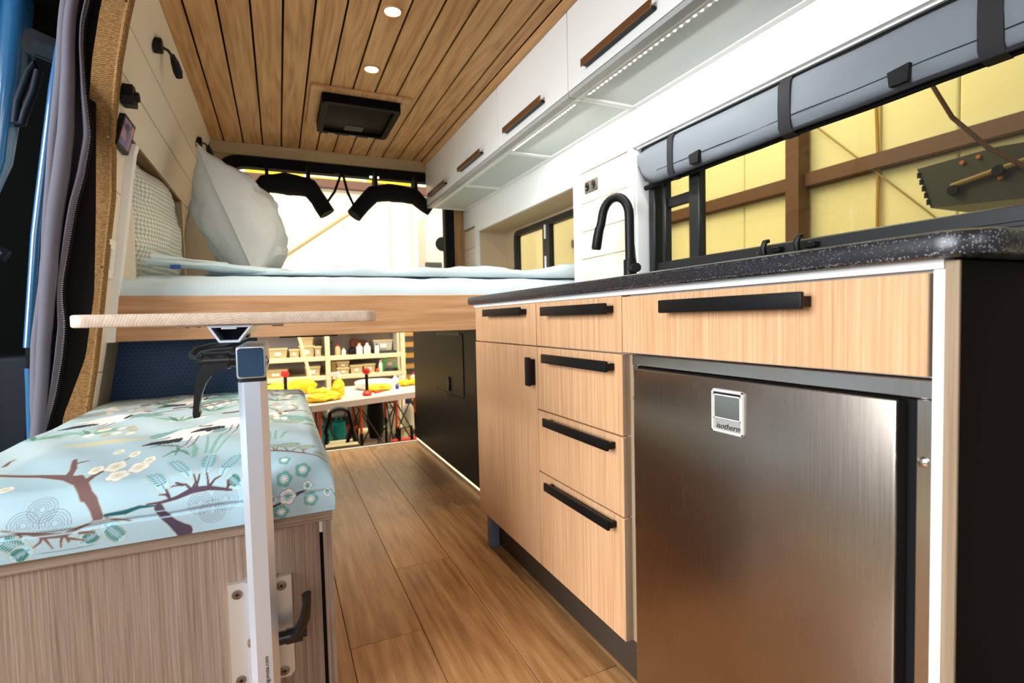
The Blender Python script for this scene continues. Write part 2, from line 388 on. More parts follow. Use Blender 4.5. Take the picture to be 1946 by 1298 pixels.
    ed = n.new('ShaderNodeMapRange'); ed.inputs[1].default_value = .0068; ed.inputs[2].default_value = .0082; l.new(mn.outputs[0], ed.inputs[0])
    mx = n.new('ShaderNodeMix'); mx.data_type = 'RGBA'; mx.inputs[6].default_value = (*lin((26, 56, 92)), 1); mx.inputs[7].default_value = (*lin((46, 84, 126)), 1)
    l.new(ed.outputs[0], mx.inputs[0]); l.new(mx.outputs[2], b.inputs['Base Color']); b.inputs['Roughness'].default_value = .55
    bp = n.new('ShaderNodeBump'); bp.inputs['Strength'].default_value = .4; bp.inputs['Distance'].default_value = .001; l.new(ed.outputs[0], bp.inputs['Height']); l.new(bp.outputs[0], b.inputs['Normal'])
    MATS['hex_panel'] = mt
    # tinted window glass
    for name, tint in (('tinted_glass', (.79, .78, .63)), ('clear_glass', (.7, .66, .42))):
        mt, n, l, b = new_mat(name); n.remove(b); tr = n.new('ShaderNodeBsdfTransparent'); tr.inputs[0].default_value = (*tint, 1)
        gl = n.new('ShaderNodeBsdfGlossy'); gl.inputs['Roughness'].default_value = .02; fc = n.new('ShaderNodeLayerWeight'); fc.inputs[0].default_value = .5; pw = n.new('ShaderNodeMath'); pw.operation = 'POWER'; pw.inputs[1].default_value = 4; l.new(fc.outputs['Facing'], pw.inputs[0])
        lw = n.new('ShaderNodeMath'); lw.operation = 'MULTIPLY_ADD'; lw.inputs[1].default_value = .5; lw.inputs[2].default_value = .03; l.new(pw.outputs[0], lw.inputs[0])
        ms = n.new('ShaderNodeMixShader'); l.new(lw.outputs[0], ms.inputs[0]); l.new(tr.outputs[0], ms.inputs[1]); l.new(gl.outputs[0], ms.inputs[2])
        l.new(ms.outputs[0], n['Material Output'].inputs[0]); MATS[name] = mt
    # printed fabric: colour attribute
    mt, n, l, b = new_mat('print_fabric'); at = n.new('ShaderNodeVertexColor'); at.layer_name = 'print'; l.new(at.outputs[0], b.inputs['Base Color'])
    b.inputs['Roughness'].default_value = .8; b.inputs['Specular IOR Level'].default_value = .2
    tc = n.new('ShaderNodeTexCoord'); nz = n.new('ShaderNodeTexNoise'); nz.inputs['Scale'].default_value = 600; l.new(tc.outputs['Object'], nz.inputs['Vector'])
    bp = n.new('ShaderNodeBump'); bp.inputs['Strength'].default_value = .25; bp.inputs['Distance'].default_value = .001; l.new(nz.outputs['Fac'], bp.inputs['Height']); l.new(bp.outputs[0], b.inputs['Normal'])
    MATS['print_fabric'] = mt
    # table: growth rings that show as arcs on the cut edge
    mt, n, l, b = new_mat('table_edge_oak'); tc = n.new('ShaderNodeTexCoord'); mp = n.new('ShaderNodeMapping'); mp.inputs['Location'].default_value = (.03, 0, -.70); mp.inputs['Scale'].default_value = (1, .02, 1)
    l.new(tc.outputs['Object'], mp.inputs[0]); wv = n.new('ShaderNodeTexWave'); wv.wave_type = 'RINGS'; wv.rings_direction = 'Y'; wv.inputs['Scale'].default_value = 75; wv.inputs['Distortion'].default_value = 5; wv.inputs['Detail'].default_value = 3; wv.inputs['Detail Scale'].default_value = .6
    l.new(mp.outputs[0], wv.inputs['Vector']); nz = n.new('ShaderNodeTexNoise'); nz.inputs['Scale'].default_value = 90; l.new(mp.outputs[0], nz.inputs['Vector'])
    mx0 = n.new('ShaderNodeMix'); mx0.inputs[0].default_value = .68; l.new(wv.outputs['Fac'], mx0.inputs[2]); l.new(nz.outputs['Fac'], mx0.inputs[3])
    cr = n.new('ShaderNodeValToRGB'); cr.color_ramp.elements[0].position = .2; cr.color_ramp.elements[1].position = .7; cr.color_ramp.elements[0].color = (*lin((196, 172, 152)), 1); cr.color_ramp.elements[1].color = (*lin((232, 210, 188)), 1)
    l.new(mx0.outputs[0], cr.inputs[0]); l.new(cr.outputs[0], b.inputs['Base Color']); b.inputs['Roughness'].default_value = .5; MATS['table_edge_oak'] = mt
    # monitor picture
    mt, n, l, b = new_mat('screen_picture'); tc = n.new('ShaderNodeTexCoord'); vo = n.new('ShaderNodeTexVoronoi'); vo.inputs['Scale'].default_value = 34; l.new(tc.outputs['Object'], vo.inputs['Vector'])
    cr = n.new('ShaderNodeValToRGB'); cr.color_ramp.elements[0].color = (*lin((30, 34, 60)), 1); cr.color_ramp.elements[1].color = (*lin((190, 110, 90)), 1)
    e = cr.color_ramp.elements.new(.5); e.color = (*lin((120, 90, 130)), 1)
    sp = n.new('ShaderNodeSeparateColor'); l.new(vo.outputs['Color'], sp.inputs[0]); l.new(sp.outputs[0], cr.inputs[0])
    l.new(cr.outputs[0], b.inputs['Emission Color']); b.inputs['Emission Strength'].default_value = .35; b.inputs['Base Color'].default_value = (.02, .02, .03, 1); b.inputs['Roughness'].default_value = .15
    MATS['screen_picture'] = mt
special()

# ================================================================== VAN SHELL
PROF = [(0, -.63), (.55, -.585), (.77, -.546), (1.0, -.52), (1.43, -.46), (1.484, -.444), (1.9, -.318)]
def XL(z):
    return float(np.interp(z, [p[0] for p in PROF], [p[1] for p in PROF]))

# floor: sub-floor with single planks
fl = struct('floor', MB().box(-.75, 1.3, -1.6, 3.44, -.06, -.008), 'floor_gap', 'brown oak plank floor of the van')
seams = [-.62, -.432, -.245, -.058, .130, .316, .504, .691, .88]
butts = {0: [.4, 1.62, 2.84], 1: [.9, 2.1], 2: [.2, 1.42, 2.64], 3: [.75, 1.95, 3.1], 4: [1.315, 2.53], 5: [.46, 1.68, 2.91], 6: [.97, 2.185], 7: [.3, 1.5, 2.7]}
for i in range(8):
    ys = [-1.6]+butts[i]+[3.43]
    for a, b in zip(ys[:-1], ys[1:]):
        part(fl, 'plank', MB().box(seams[i]+.0007, seams[i+1]-.0007, a+.0006, b-.0006, -.008, 0, .0008, 1), 'floor_plank')
part(fl, 'threshold_trim', MB().box(-.62, 1.25, 3.43, 3.46, -.03, .004, .002, 1), 'aluminium_plate', 'thin pale metal strip at the rear end of the floor')
struct('wall_van_underside', MB().box(-.75, 1.3, -1.6, 3.6, -.2, -.062), 'shell_black')

# ceiling: dark backing with single boards
ce = struct('ceiling', MB().box(-.36, 1.27, -.8, 3.5, 1.9115, 1.93), 'groove', 'wooden plank ceiling of the van')
gx = [-.3235, -.250, -.148, -.045, .057, .158, .258, .358, .458, .561, .664, .767, .868, .925]
for a, b in zip(gx[:-1], gx[1:]):
    part(ce, 'ceiling_plank', MB().box(a+.0035, b-.0035, -.8, 3.47, 1.9, 1.911, .002, 1), 'ceiling_board')
part(ce, 'cabinet_trim', MB().prism(arc(.95, 1.9, .024, 180, 270, 5)+[(.95, 1.9)], 'Y', -.8, 3.47, True), 'ceiling_trim', 'rounded wooden trim where the ceiling meets the wall cupboards')
struct('wall_van_roof', MB().box(-.8, 1.4, -1.6, 3.65, 1.95, 1.99), 'shell_black')

# left wall: backing (a bent sheet), boards as children
def YB(z):
    return float(np.interp(z, [0, 1.25, 1.37, 1.45, 1.54, 1.61, 1.72, 1.8, 1.95], [2.10, 2.10, 2.06, 2.01, 1.95, 1.905, 1.86, 1.84, 1.80]))
def lslant(zs, y1, t0, t1, dy=0.0):
    n = len(zs); mb = MB()
    v = [(XL(z)-t0, YB(z)+dy, z) for z in zs]+[(XL(z)-t1, YB(z)+dy, z) for z in zs]+[(XL(z)-t0, y1(z), z) for z in zs]+[(XL(z)-t1, y1(z), z) for z in zs]
    f = []
    for i in range(n-1):
        f += [(i, i+1, 2*n+i+1, 2*n+i), (n+i, 3*n+i, 3*n+i+1, n+i+1), (i, n+i, n+i+1, i+1), (2*n+i, 2*n+i+1, 3*n+i+1, 3*n+i)]
    f += [(0, 2*n, 3*n, n), (n-1, 2*n-1, 4*n-1, 3*n-1)]
    return mb.add(v, f)
def lsheet(mb, y0, y1, zs, t0, t1):
    """sheet that follows the wall profile; t0,t1 = offsets outwards"""
    n = len(zs)
    poly = [(XL(z)-t0, z) for z in zs]+[(XL(z)-t1, z) for z in reversed(zs)]
    return mb.prism(poly, 'Y', y0, y1)
zs_low = [0, .3, .55, .77, 1.0]
mb = MB(); q_ = lslant([1.484, 1.54, 1.61, 1.72, 1.8, 1.9, 1.94], lambda z: 3.56, .011, .04, .01); mb.add(q_.v, q_.f)
lsheet(mb, 2.125, 2.235, [0, .55, .77, 1.0, 1.43, 1.484], .011, .04); lsheet(mb, 3.22, 3.56, [0, .55, .77, 1.0, 1.43, 1.484], .011, .04)
lsheet(mb, 2.235, 3.22, [0, .55, .77, .98], .011, .04)
wl = struct('wall_left', mb, 'wall_groove', 'cream shiplap wall beside the bed')
def lboard(y0, y1, z0, z1, name='board'):
    zz = [z0+.002]+[p[0] for p in PROF if z0+.01 < p[0] < z1-.01]+[z1-.002]
    part(wl, name, lsheet(MB(), y0, y1, zz, 0, .0105), 'white_board')
for a, b in ((1.725, 1.9035), (1.606, 1.725), (1.484, 1.606)): part(wl, 'board', lslant([a+.002, (a+b)/2, b-.002], lambda z: 3.47, 0, .0105, .012), 'white_board')
for a, b in ((.53, .67), (.67, .86), (.86, 1.07), (1.07, 1.28), (1.28, 1.484), (.3, .53)): part(wl, 'board', lslant([a+.002]+[p[0] for p in PROF if a+.01 < p[0] < b-.01]+[b-.002], lambda z: 2.205, 0, .0105, .012), 'white_board')
for a, b in ((.9, 1.07), (1.07, 1.28), (1.28, 1.484)): lboard(3.22, 3.47, a, b)
# recess behind the pillows
mb = MB().box(-.66, -.64, 2.235, 3.22, .95, 1.50); mb.box(-.64, -.44, 3.2, 3.22, .95, 1.484); mb.box(-.64, -.46, 2.235, 2.25, .95, 1.484)
part(wl, 'recess_lining', mb, 'white_board')
part(wl, 'recess_top', MB().box(-.64, XL(1.484)-.001, 2.235, 3.22, 1.474, 1.5), 'niche_wood', 'brown wooden underside of the recess top')
# narrow upright trim at the front end of the bed
tb = MB()
pp = [(.77), 1.0, 1.2, 1.43, 1.46]
tb.prism([(XL(z)+.024, z) for z in pp]+[(XL(z)-.004, z) for z in reversed(pp)], 'Y', 2.195, 2.235)
struct('trim_1', tb, 'white', 'slim white upright trim at the foot end of the bed recess')
# jute-covered end of the wall
zz = [.0, .3, .55, .7, .9, 1.1, 1.25, 1.37, 1.45, 1.54, 1.61, 1.72, 1.8, 1.9]
jb = MB(); n = len(zz)
v = [(XL(z)+.008-d, YB(z)-.012+e, z) for d, e in ((0, 0), (.066, 0), (.066, .03), (0, .03)) for z in zz]
f = [tuple(k*n for k in range(4)), tuple(k*n+n-1 for k in (3, 2, 1, 0))]
for k in range(4):
    q = (k+1) % 4; f += [(k*n+i, k*n+i+1, q*n+i+1, q*n+i) for i in range(n-1)]
jb.add(v, f)
tr = struct('trim_2', jb, 'burlap', 'brown jute covering on the end of the wall')
part(tr, 'rolled_edge', MB().tube([(XL(z)+.004, YB(z)-.012, z) for z in zz], .007, 8), 'burlap')
for z in (1.02, 1.42, 1.76, .60, .565):
    x = XL(z)+(-.002 if z > .8 else .002); part(tr, 'screw', MB().lathe((x, YB(z)-.016, z), [(.004, 0), (.003, -.003)], 'Y', 8), 'screw_steel')

cz = [0, .55, .77, 1.0, 1.43, 1.6]
struct('wall_cavity', MB().prism([(XL(z)-.045, z) for z in cz]+[(XL(z)-.17, z) for z in reversed(cz)], 'Y', 2.15, 2.17), 'shell_black')
# right wall: backing and boards round the two openings
WY, NY0, NY1 = 1.60, 2.03, 3.27
ZN = 1.412
mb = MB()
mb.box(1.262, 1.30, -.6, 3.56, 1.4575, 1.94); mb.box(1.262, 1.30, -.6, 3.56, 0, .90)
mb.box(1.262, 1.30, WY+.009, NY0-.013, .90, 1.4465); mb.box(1.262, 1.30, NY1+.013, 3.56, .90, 1.45); mb.box(1.262, 1.30, NY0-.013, NY1+.013, ZN+.013, 1.45)
wr = struct('wall_right', mb, 'wall_groove', 'white panelled wall behind the kitchen')
def rboard(y0, y1, z0, z1): part(wr, 'board', MB().box(1.25, 1.2615, y0, y1, z0+.0013, z1-.0013, .0012, 1), 'white_board')
for a, b in ((.86, .955), (.955, 1.075), (1.075, 1.195), (1.195, 1.318), (1.318, 1.45)): rboard(WY+.032, NY0-.055, a, b); rboard(NY1+.05, 3.55, a, b)
part(wr, 'header_panel', MB().box(1.246, 1.2615, -.6, NY0-.055, 1.453, 1.94, .001, 1), 'white')
part(wr, 'header_panel', MB().box(1.246, 1.2615, NY0-.053, 3.55, ZN+.05, 1.94, .001, 1), 'white')
part(wr, 'corner_post', MB().box(1.2440, 1.2615, WY-.0, WY+.031, .86, 1.452, .002, 1), 'white')
part(wr, 'window_reveal', MB().box(1.2615, 1.36, WY-.004, WY+.008, .86, 1.452).box(1.2615, 1.36, -.6, WY+.008, 1.447, 1.457), 'white')
# recess by the bed with its frame
mb = MB().box(1.2445, 1.2615, NY0-.054, NY0, .86, ZN+.05).box(1.2445, 1.2615, NY1, NY1+.048, .86, ZN+.05).box(1.2445, 1.2615, NY0, NY1, ZN, ZN+.05)
part(wr, 'recess_frame', mb, 'white')
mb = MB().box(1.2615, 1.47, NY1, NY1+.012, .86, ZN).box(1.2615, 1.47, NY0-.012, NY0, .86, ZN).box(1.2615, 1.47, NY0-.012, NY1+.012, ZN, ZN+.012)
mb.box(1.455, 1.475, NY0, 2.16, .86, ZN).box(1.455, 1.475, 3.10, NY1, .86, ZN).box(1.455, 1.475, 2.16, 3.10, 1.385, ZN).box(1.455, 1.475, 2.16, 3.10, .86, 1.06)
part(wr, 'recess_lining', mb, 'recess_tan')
# small sliding window in the recess
wn = bpy.data.objects.new('window_2', None); col.objects.link(wn); wn.location = (1.45, 2.63, 1.06); wn['kind'] = 'structure'; wn['label'] = 'small black-framed sliding window in the bed recess'; ORG[wn] = Vector(wn.location)
def frame_ring(mb, y0, y1, z0, z1, t, x0, x1, r=.05):
    o = rrect(y0, y1, z0, z1, r); i = rrect(y0+t, y1-t, z0+t, z1-t, max(r-t, .012)); n = len(o)
    v = [(x0, *p) for p in o]+[(x0, *p) for p in i]+[(x1, *p) for p in o]+[(x1, *p) for p in i]; f = []
    for k in range(n):
        q = (k+1) % n
        f += [(k, q, n+q, n+k), (2*n+k, 3*n+k, 3*n+q, 2*n+q), (k, 2*n+k, 2*n+q, q), (n+k, n+q, 3*n+q, 3*n+k)]
    return mb.add(v, f)
part(wn, 'window_frame', frame_ring(MB(), 2.15, 3.11, 1.05, 1.392, .036, 1.44, 1.475), 'window_frame_black')
part(wn, 'mullion', MB().box(1.438, 1.47, 2.62, 2.70, 1.07, 1.37), 'window_frame_black')
part(wn, 'latch', MB().box(1.432, 1.439, 2.655, 2.672, 1.28, 1.362, .002, 1), 'plastic_white'); part(wn, 'latch', MB().box(1.432, 1.439, 2.655, 2.672, 1.09, 1.18, .002, 1), 'plastic_white')
part(wn, 'pane', MB().box(1.456, 1.460, 2.17, 2.63, 1.08, 1.37), 'tinted_glass'); part(wn, 'pane', MB().box(1.462, 1.466, 2.68, 3.09, 1.08, 1.37), 'tinted_glass')

# big kitchen window
wk = bpy.data.objects.new('window_1', None); col.objects.link(wk); wk.location = (1.33, .6, .9); wk['kind'] = 'structure'; wk['label'] = 'long black-framed tinted window above the worktop'; ORG[wk] = Vector(wk.location)
Y0, Y1 = -.75, 1.585
mb = MB().box(1.315, 1.36, Y0, Y1, .88, 1.018, .004, 1); mb.box(1.300, 1.316, Y0, Y1, .88, .975, .003, 1); mb.box(1.31, 1.318, Y0, Y1, .985, .992)
part(wk, 'bottom_rail', mb, 'window_frame_black')
part(wk, 'top_rail', MB().box(1.315, 1.36, Y0, Y1, 1.32, 1.447), 'window_frame_black')
part(wk, 'side_rail', MB().box(1.305, 1.36, Y1-.035, Y1, .9, 1.447, .004, 1), 'window_frame_black')
part(wk, 'side_rail', MB().box(1.318, 1.35, 1.505, 1.525, 1.0, 1.40, .004, 1), 'window_frame_black')
part(wk, 'mullion', MB().box(1.318, 1.352, 1.338, 1.388, 1.0, 1.40, .004, 1), 'window_frame_black')
part(wk, 'crossbar', MB().box(1.330, 1.350, 1.388, 1.51, 1.215, 1.252, .003, 1), 'window_frame_black')
part(wk, 'pane', MB().box(1.334, 1.338, Y0+.02, 1.345, 1.01, 1.41), 'tinted_glass')
part(wk, 'pane', MB().box(1.342, 1.346, 1.38, 1.51, 1.01, 1.41), 'tinted_glass')
part(wk, 'pane', MB().box(1.350, 1.352, 1.52, 1.56, 1.01, 1.41), 'tinted_glass')
for yy in (1.06, .955):
    lt = part(wk, 'latch', MB().tube([(1.315, yy, .975), (1.292, yy, .985), (1.285, yy-.002, 1.005), (1.290, yy-.004, 1.023), (1.303, yy-.006, 1.026)], [.008, .009, .009, .008, .006], 8), 'black')
    part(lt, 'catch', MB().box(1.290, 1.312, yy-.05, yy-.02, .990, 1.005, .002, 1), 'black')
for yy in (1.10, .91): part(wk, 'screw', MB().lathe((1.314, yy, .998), [(.004, 0), (.003, -.002)], 'X', 8), 'screw_steel')

# rolled-up grey window cover
sh = thing('window_cover', 'grey padded window cover rolled up above the kitchen window', 'window cover', (1.27, .5, 1.30))
def shade(u, v):
    # u along y (far end rounded), v round the padded section
    y = 1.585-u*2.2
    e = min(1, u*2.2/.11); rz = math.sqrt(max(0, 1-(1-e)**2))
    a = v*2*math.pi
    zc = 1.372; hz = .068*(.32+.68*rz); zc2 = zc+(1-rz)*.035
    x = 1.278+.024*math.copysign(abs(math.cos(a))**.7, math.cos(a))
    x += .004*noise.noise((y*6, a*1.5, 0))
    z = zc2+hz*math.copysign(abs(math.sin(a))**.75, math.sin(a))
    return (x, y, z)
mb = MB(); mb.grid(shade, 90, 25); part(sh, 'padded_roll', mb, 'shade_grey')
mb = MB()
def bottom_pts(dz, dx, n=60):
    P = []
    for i in range(n+1):
        y = 1.586-2.2*i/n
        e = min(1, (1.586-y)/.11); rz = math.sqrt(max(0, 1-(1-e)**2))
        P.append((1.262+dx+.003*noise.noise((y*5, 3, 1)), y, 1.372-.068*(.32+.68*rz)+(1-rz)*.035+dz+.002*noise.noise((y*7, 1, 2))))
    return P
mb.tube(bottom_pts(-.002, .004), .0055, 8); part(sh, 'binding', mb, 'webbing')
part(sh, 'dark_gap_strip', MB().box(1.268, 1.302, -.6, 1.58, 1.428, 1.4465, .003, 1), 'black_matte')  # black strip added to paint the shaded gap above the rolled cover
part(sh, 'binding', MB().tube([(1.29, 1.58-2.2*i/30, 1.302+.003*noise.noise((i*.4, 0, 0))) for i in range(31)], .010, 8), 'black_matte')
part(sh, 'stitched_seam', MB().tube([(p[0]-.0075, p[1], p[2]+.034) for p in bottom_pts(0, 0)[3:]], .0012, 5), 'webbing')
part(sh, 'stitched_seam', MB().tube([(p[0]+.004, p[1], p[2]+.117) for p in bottom_pts(0, 0)[3:]], .0012, 5), 'webbing')
for yy, w_ in ((1.405, .026), (.965, .036), (.528, .040)):
    sl = [(1.285, yy, 1.447), (1.262, yy, 1.443), (1.251, yy, 1.425), (1.2495, yy, 1.37), (1.2515, yy, 1.315), (1.262, yy, 1.297), (1.29, yy, 1.292)]
    mb = MB()
    v = [(p[0], yy-w_/2, p[2]) for p in sl]+[(p[0], yy+w_/2, p[2]) for p in sl]+[(p[0]+.004, yy-w_/2, p[2]) for p in sl]+[(p[0]+.004, yy+w_/2, p[2]) for p in sl]
    n = len(sl); f = []
    for i in range(n-1): f += [(i, i+1, n+i+1, n+i), (2*n+i, 3*n+i, 3*n+i+1, 2*n+i+1), (i, 2*n+i, 2*n+i+1, i+1), (n+i, n+i+1, 3*n+i+1, 3*n+i)]
    mb.add(v, f, True); part(sh, 'strap', mb, 'webbing')
for yy in (.925, .56): pass
for yy in (1.285, .683):
    part(sh, 'pull_tab', MB().prism([(yy-.022, 1.345), (yy+.022, 1.34), (yy+.018, 1.308), (yy-.018, 1.308)], 'X', 1.243, 1.256), 'black')

# rear: header fabric, black door frame, wood pillar
struct('trim_3', MB().add([(-.318, 3.47, 1.9), (1.25, 3.47, 1.9), (1.25, 3.525, 1.848), (-.335, 3.525, 1.848), (-.318, 3.56, 1.92), (1.25, 3.56, 1.92), (1.25, 3.56, 1.848), (-.335, 3.56, 1.848)],
    [(0, 1, 2, 3), (4, 7, 6, 5), (0, 4, 5, 1), (3, 2, 6, 7), (0, 3, 7, 4), (1, 5, 6, 2)]), 'header_fabric', 'brown fabric band above the rear doorway')
def ring_xz(mb, x0, x1, z0, z1, t, y0, y1, r):
    o = rrect(x0, x1, z0, z1, r, 8); i = rrect(x0+t, x1-t, z0+t, z1-t, r-t*.5, 8); n = len(o)
    v = [(p[0], y0, p[1]) for p in o]+[(p[0], y0, p[1]) for p in i]+[(p[0], y1, p[1]) for p in o]+[(p[0], y1, p[1]) for p in i]; f = []
    for k in range(n):
        q = (k+1) % n
        f += [(k, q, n+q, n+k), (2*n+k, 3*n+k, 3*n+q, 2*n+q), (k, 2*n+k, 2*n+q, q), (n+k, n+q, 3*n+q, 3*n+k)]
    return mb.add(v, f)
df = struct('door_1', ring_xz(MB(), -.31, 1.17, -.09, 1.848, .066, 3.535, 3.60, .13), 'black_matte', 'black rubber-edged frame of the open rear doorway')
for x in (.40, .62):
    part(df, 'courtesy_light', MB().box(x-.03, x+.03, 3.527, 3.536, 1.778, 1.790, .002, 1), 'indicator' if x > .5 else 'dark_grey')
struct('wall_rear', MB().box(1.17, 1.28, 3.54, 3.58, 0, 1.9), 'pillar_wood', 'wood-coloured upright beside the rear doorway')
struct('wall_rear_corner', MB().box(-.75, -.31, 3.565, 3.60, -.1, 1.95).box(-.31, 1.3, 3.565, 3.60, 1.848, 1.95), 'white_board')
struct('wall_rear_gusset', MB().prism([(-.335, 1.86), (-.335, 1.70)]+[(p[0], p[1]) for p in arc(-.18, 1.718, .128, 180, 90, 8)]+[(-.17, 1.86)], 'Y', 3.545, 3.562), 'header_fabric')
# header over the sliding door opening
struct('wall_side_header', MB().box(-.80, -.42, -1.6, 1.79, 1.86, 1.95), 'shell_black')

# ================================================================== KITCHEN
XF = .64
def pull(par, y0, y1, z0, z1, x=.614, mat='black'):
    """edge pull: front bar, thin web back to the front"""
    mb = MB().box(x, x+.007, y0, y1, z0, z1, .0025, 2)
    o = part(par, 'handle', mb, mat)
    part(o, 'handle_web', MB().box(x+.006, XF-.0005, y0+.012, y1-.012, z0+.006, z0+.014, .001, 1).box(x+.006, XF-.0005, y0+.004, y0+.014, z0+.003, z1-.006).box(x+.006, XF-.0005, y1-.014, y1-.004, z0+.003, z1-.006), mat)
    return o
def front(par, name, y0, y1, z0, z1):
    o = part(par, name, MB().box(XF, XF+.019, y0, y1, z0, z1, .0008, 1), 'oak_front')
    part(o, 'edge_band', MB().box(XF+.001, XF+.0195, y0-.0008, y0+.0004, z0+.001, z1-.001), 'oak_edge')
    return o
# door unit
c1 = thing('base_cabinet', 'oak base cabinet with one tall door under a narrow drawer, next to the bed', 'cabinet', (.95, 1.49, 0))
part(c1, 'carcass', MB().box(XF+.021, 1.24, 1.253, 1.73, .13, .869), 'white')
d = front(c1, 'drawer', 1.252, 1.722, .744, .861); pull(d, 1.302, 1.59, .828, .8515)
d = front(c1, 'door', 1.252, 1.728, .131, .7405); pull(d, 1.228+.028, 1.264+.02, .632, .712, .618)
part(c1, 'foot', MB().box(.66, .695, 1.68, 1.712, 0, .131, .002, 1), 'cabinet_foot', 'grey-blue adjustable foot')
part(c1, 'kick_board', MB().box(.70, .712, 1.253, 1.70, 0, .13), 'kick_dark')
# drawer unit
c2 = thing('drawer_cabinet', 'oak base cabinet with four drawers stacked beside the fridge', 'cabinet', (.95, 1.05, 0))
part(c2, 'carcass', MB().box(XF+.021, 1.24, .868, 1.250, .13, .869), 'white')
for (z0, z1), (h0, h1) in zip(((.744, .861), (.5705, .7405), (.3985, .567), (.131, .395)), ((.824, .8475), (.7025, .726), (.536, .5585), (.366, .388))):
    d = front(c2, 'drawer', .866, 1.2485, z0, z1); pull(d, .888, 1.178, h0, h1)
part(c2, 'kick_board', MB().box(.70, .712, .868, 1.252, 0, .13), 'kick_dark')
part(c2, 'side_panel', MB().box(XF+.0195, .70, .846, .866, .131, .741), 'oak_edge')
# unit above and around the fridge
c3 = thing('fridge_cabinet', 'white cabinet frame with one wide oak drawer over the steel fridge', 'cabinet', (.95, .58, 0))
part(c3, 'top_rail', MB().box(XF, XF+.0208, .3055, 1.735, .862, .8718), 'white', 'white rail under the worktop')
part(c3, 'carcass', MB().box(XF+.021, 1.24, .312, .864, .742, .869).box(XF+.021, 1.24, .3055, .3165, 0, .742).box(XF+.004, XF+.0215, .3055, .3165, 0, .8615), 'white')
d = front(c3, 'drawer', .320, .8635, .745, .8585); d['label'] = 'wide oak drawer front with a long black handle'
pull(d, .449, .724, .823, .846)
part(c3, 'end_panel', MB().box(XF+.002, 1.245, .2915, .3035, 0, .869), 'end_panel', 'dark side of the kitchen block')
part(c3, 'end_panel_edge', MB().box(XF-.001, XF+.0022, .2912, .3038, 0, .869), 'oak_edge', 'oak edge strip')
# worktop with rounded near corner
poly = [(1.246, 1.74), (.624, 1.74), (.624, 1.2), (.624, .7)]+arc(.624+.045, .265+.045, .045, 180, 270, 8)+[(1.246, .265)]
ct = MB(); n = len(poly)
lay = [(.000, .872), (-.003, .8745), (-.004, .880), (-.004, .892), (-.002, .8975), (.004, .900)]
cx_, cy_ = .95, 1.0
rings = []
for off, z in lay:
    rings.append([(p[0]+(off if p[0] < 1.2 else 0), p[1]+(off if p[1] < .6 else (-off if p[1] > 1.7 else 0)), z) for p in poly])
v = [q for r in rings for q in r]; f = [tuple(range(n)), tuple(range((len(lay)-1)*n, len(lay)*n))]
for i in range(len(lay)-1): f += [(i*n+k, i*n+(k+1) % n, (i+1)*n+(k+1) % n, (i+1)*n+k) for k in range(n)]
ct.add(v, f, True)
single('worktop', ct, 'counter', 'black worktop with pale flecks running along the kitchen cabinets', 'worktop')
# fridge
fr = thing('fridge', 'stainless steel built-in fridge under the wide drawer', 'fridge', (.9, .58, .0))
part(fr, 'casing', MB().box(.70, 1.2, .335, .838, .04, .715), 'black')
mb = MB().box(.650, .662, .3175, .845, .7195, .7405, .001, 1)
mb2 = MB().box(.650, .662, .3175, .3345, .03, .7185, .001, 1)
mb3 = MB().box(.652, .664, .832, .8455, .03, .7185, .001, 1)
part(fr, 'top_flange', mb, 'stainless_flange'); s1 = part(fr, 'side_flange', mb2, 'stainless_flange'); s2 = part(fr, 'side_flange', mb3, 'stainless_flange')
for yy, zz_ in ((.327, .648), (.327, .25), (.839, .652), (.839, .126)):
    part(s1 if yy < .5 else s2, 'screw', MB().lathe((.650 if yy < .5 else .652, yy, zz_), [(.0065, .001), (.006, -.001), (.003, -.003)], 'X', 14), 'chrome')
part(fr, 'gasket', MB().box(.662, .70, .337, .832, .03, .716), 'black_matte')
dr = part(fr, 'door', MB().box(.638, .662, .349, .826, .03, .7155, .003, 2), 'stainless', 'brushed stainless steel door')
lp = part(dr, 'latch_plate', MB().prism([(p[0], p[1]) for p in rrect(.5575, .6215, .630, .700, .006)], 'X', .6355, .6382), 'aluminium_plate')
part(lp, 'latch_recess', MB().box(.6350, .6362, .5615, .6165, .6520, .6945), 'black')
def inset(y0, y1, z0, z1, t):
    return MB().box(.6335, .6352, y0, y1, z0, z0+t).box(.6335, .6352, y0, y1, z1-t, z1).box(.6335, .6352, y0, y0+t, z0, z1).box(.6335, .6352, y1-t, y1, z0, z1)
part(lp, 'latch_frame', inset(.5595, .6195, .6320, .6985, .0022), 'plastic_white'); part(lp, 'latch_frame', inset(.5625, .6155, .6530, .6915, .0016), 'plastic_white')
part(lp, 'latch_paddle', MB().box(.6338, .6352, .5640, .6140, .6545, .6900), 'stainless_flange')
Mt = Matrix(((0, 0, -1, .6352), (-1, 0, 0, .5870), (0, 1, 0, .6410), (0, 0, 0, 1)))
text_part(dr, 'wordmark', 'isotherm', .0135, Mt, 'navy_trim')

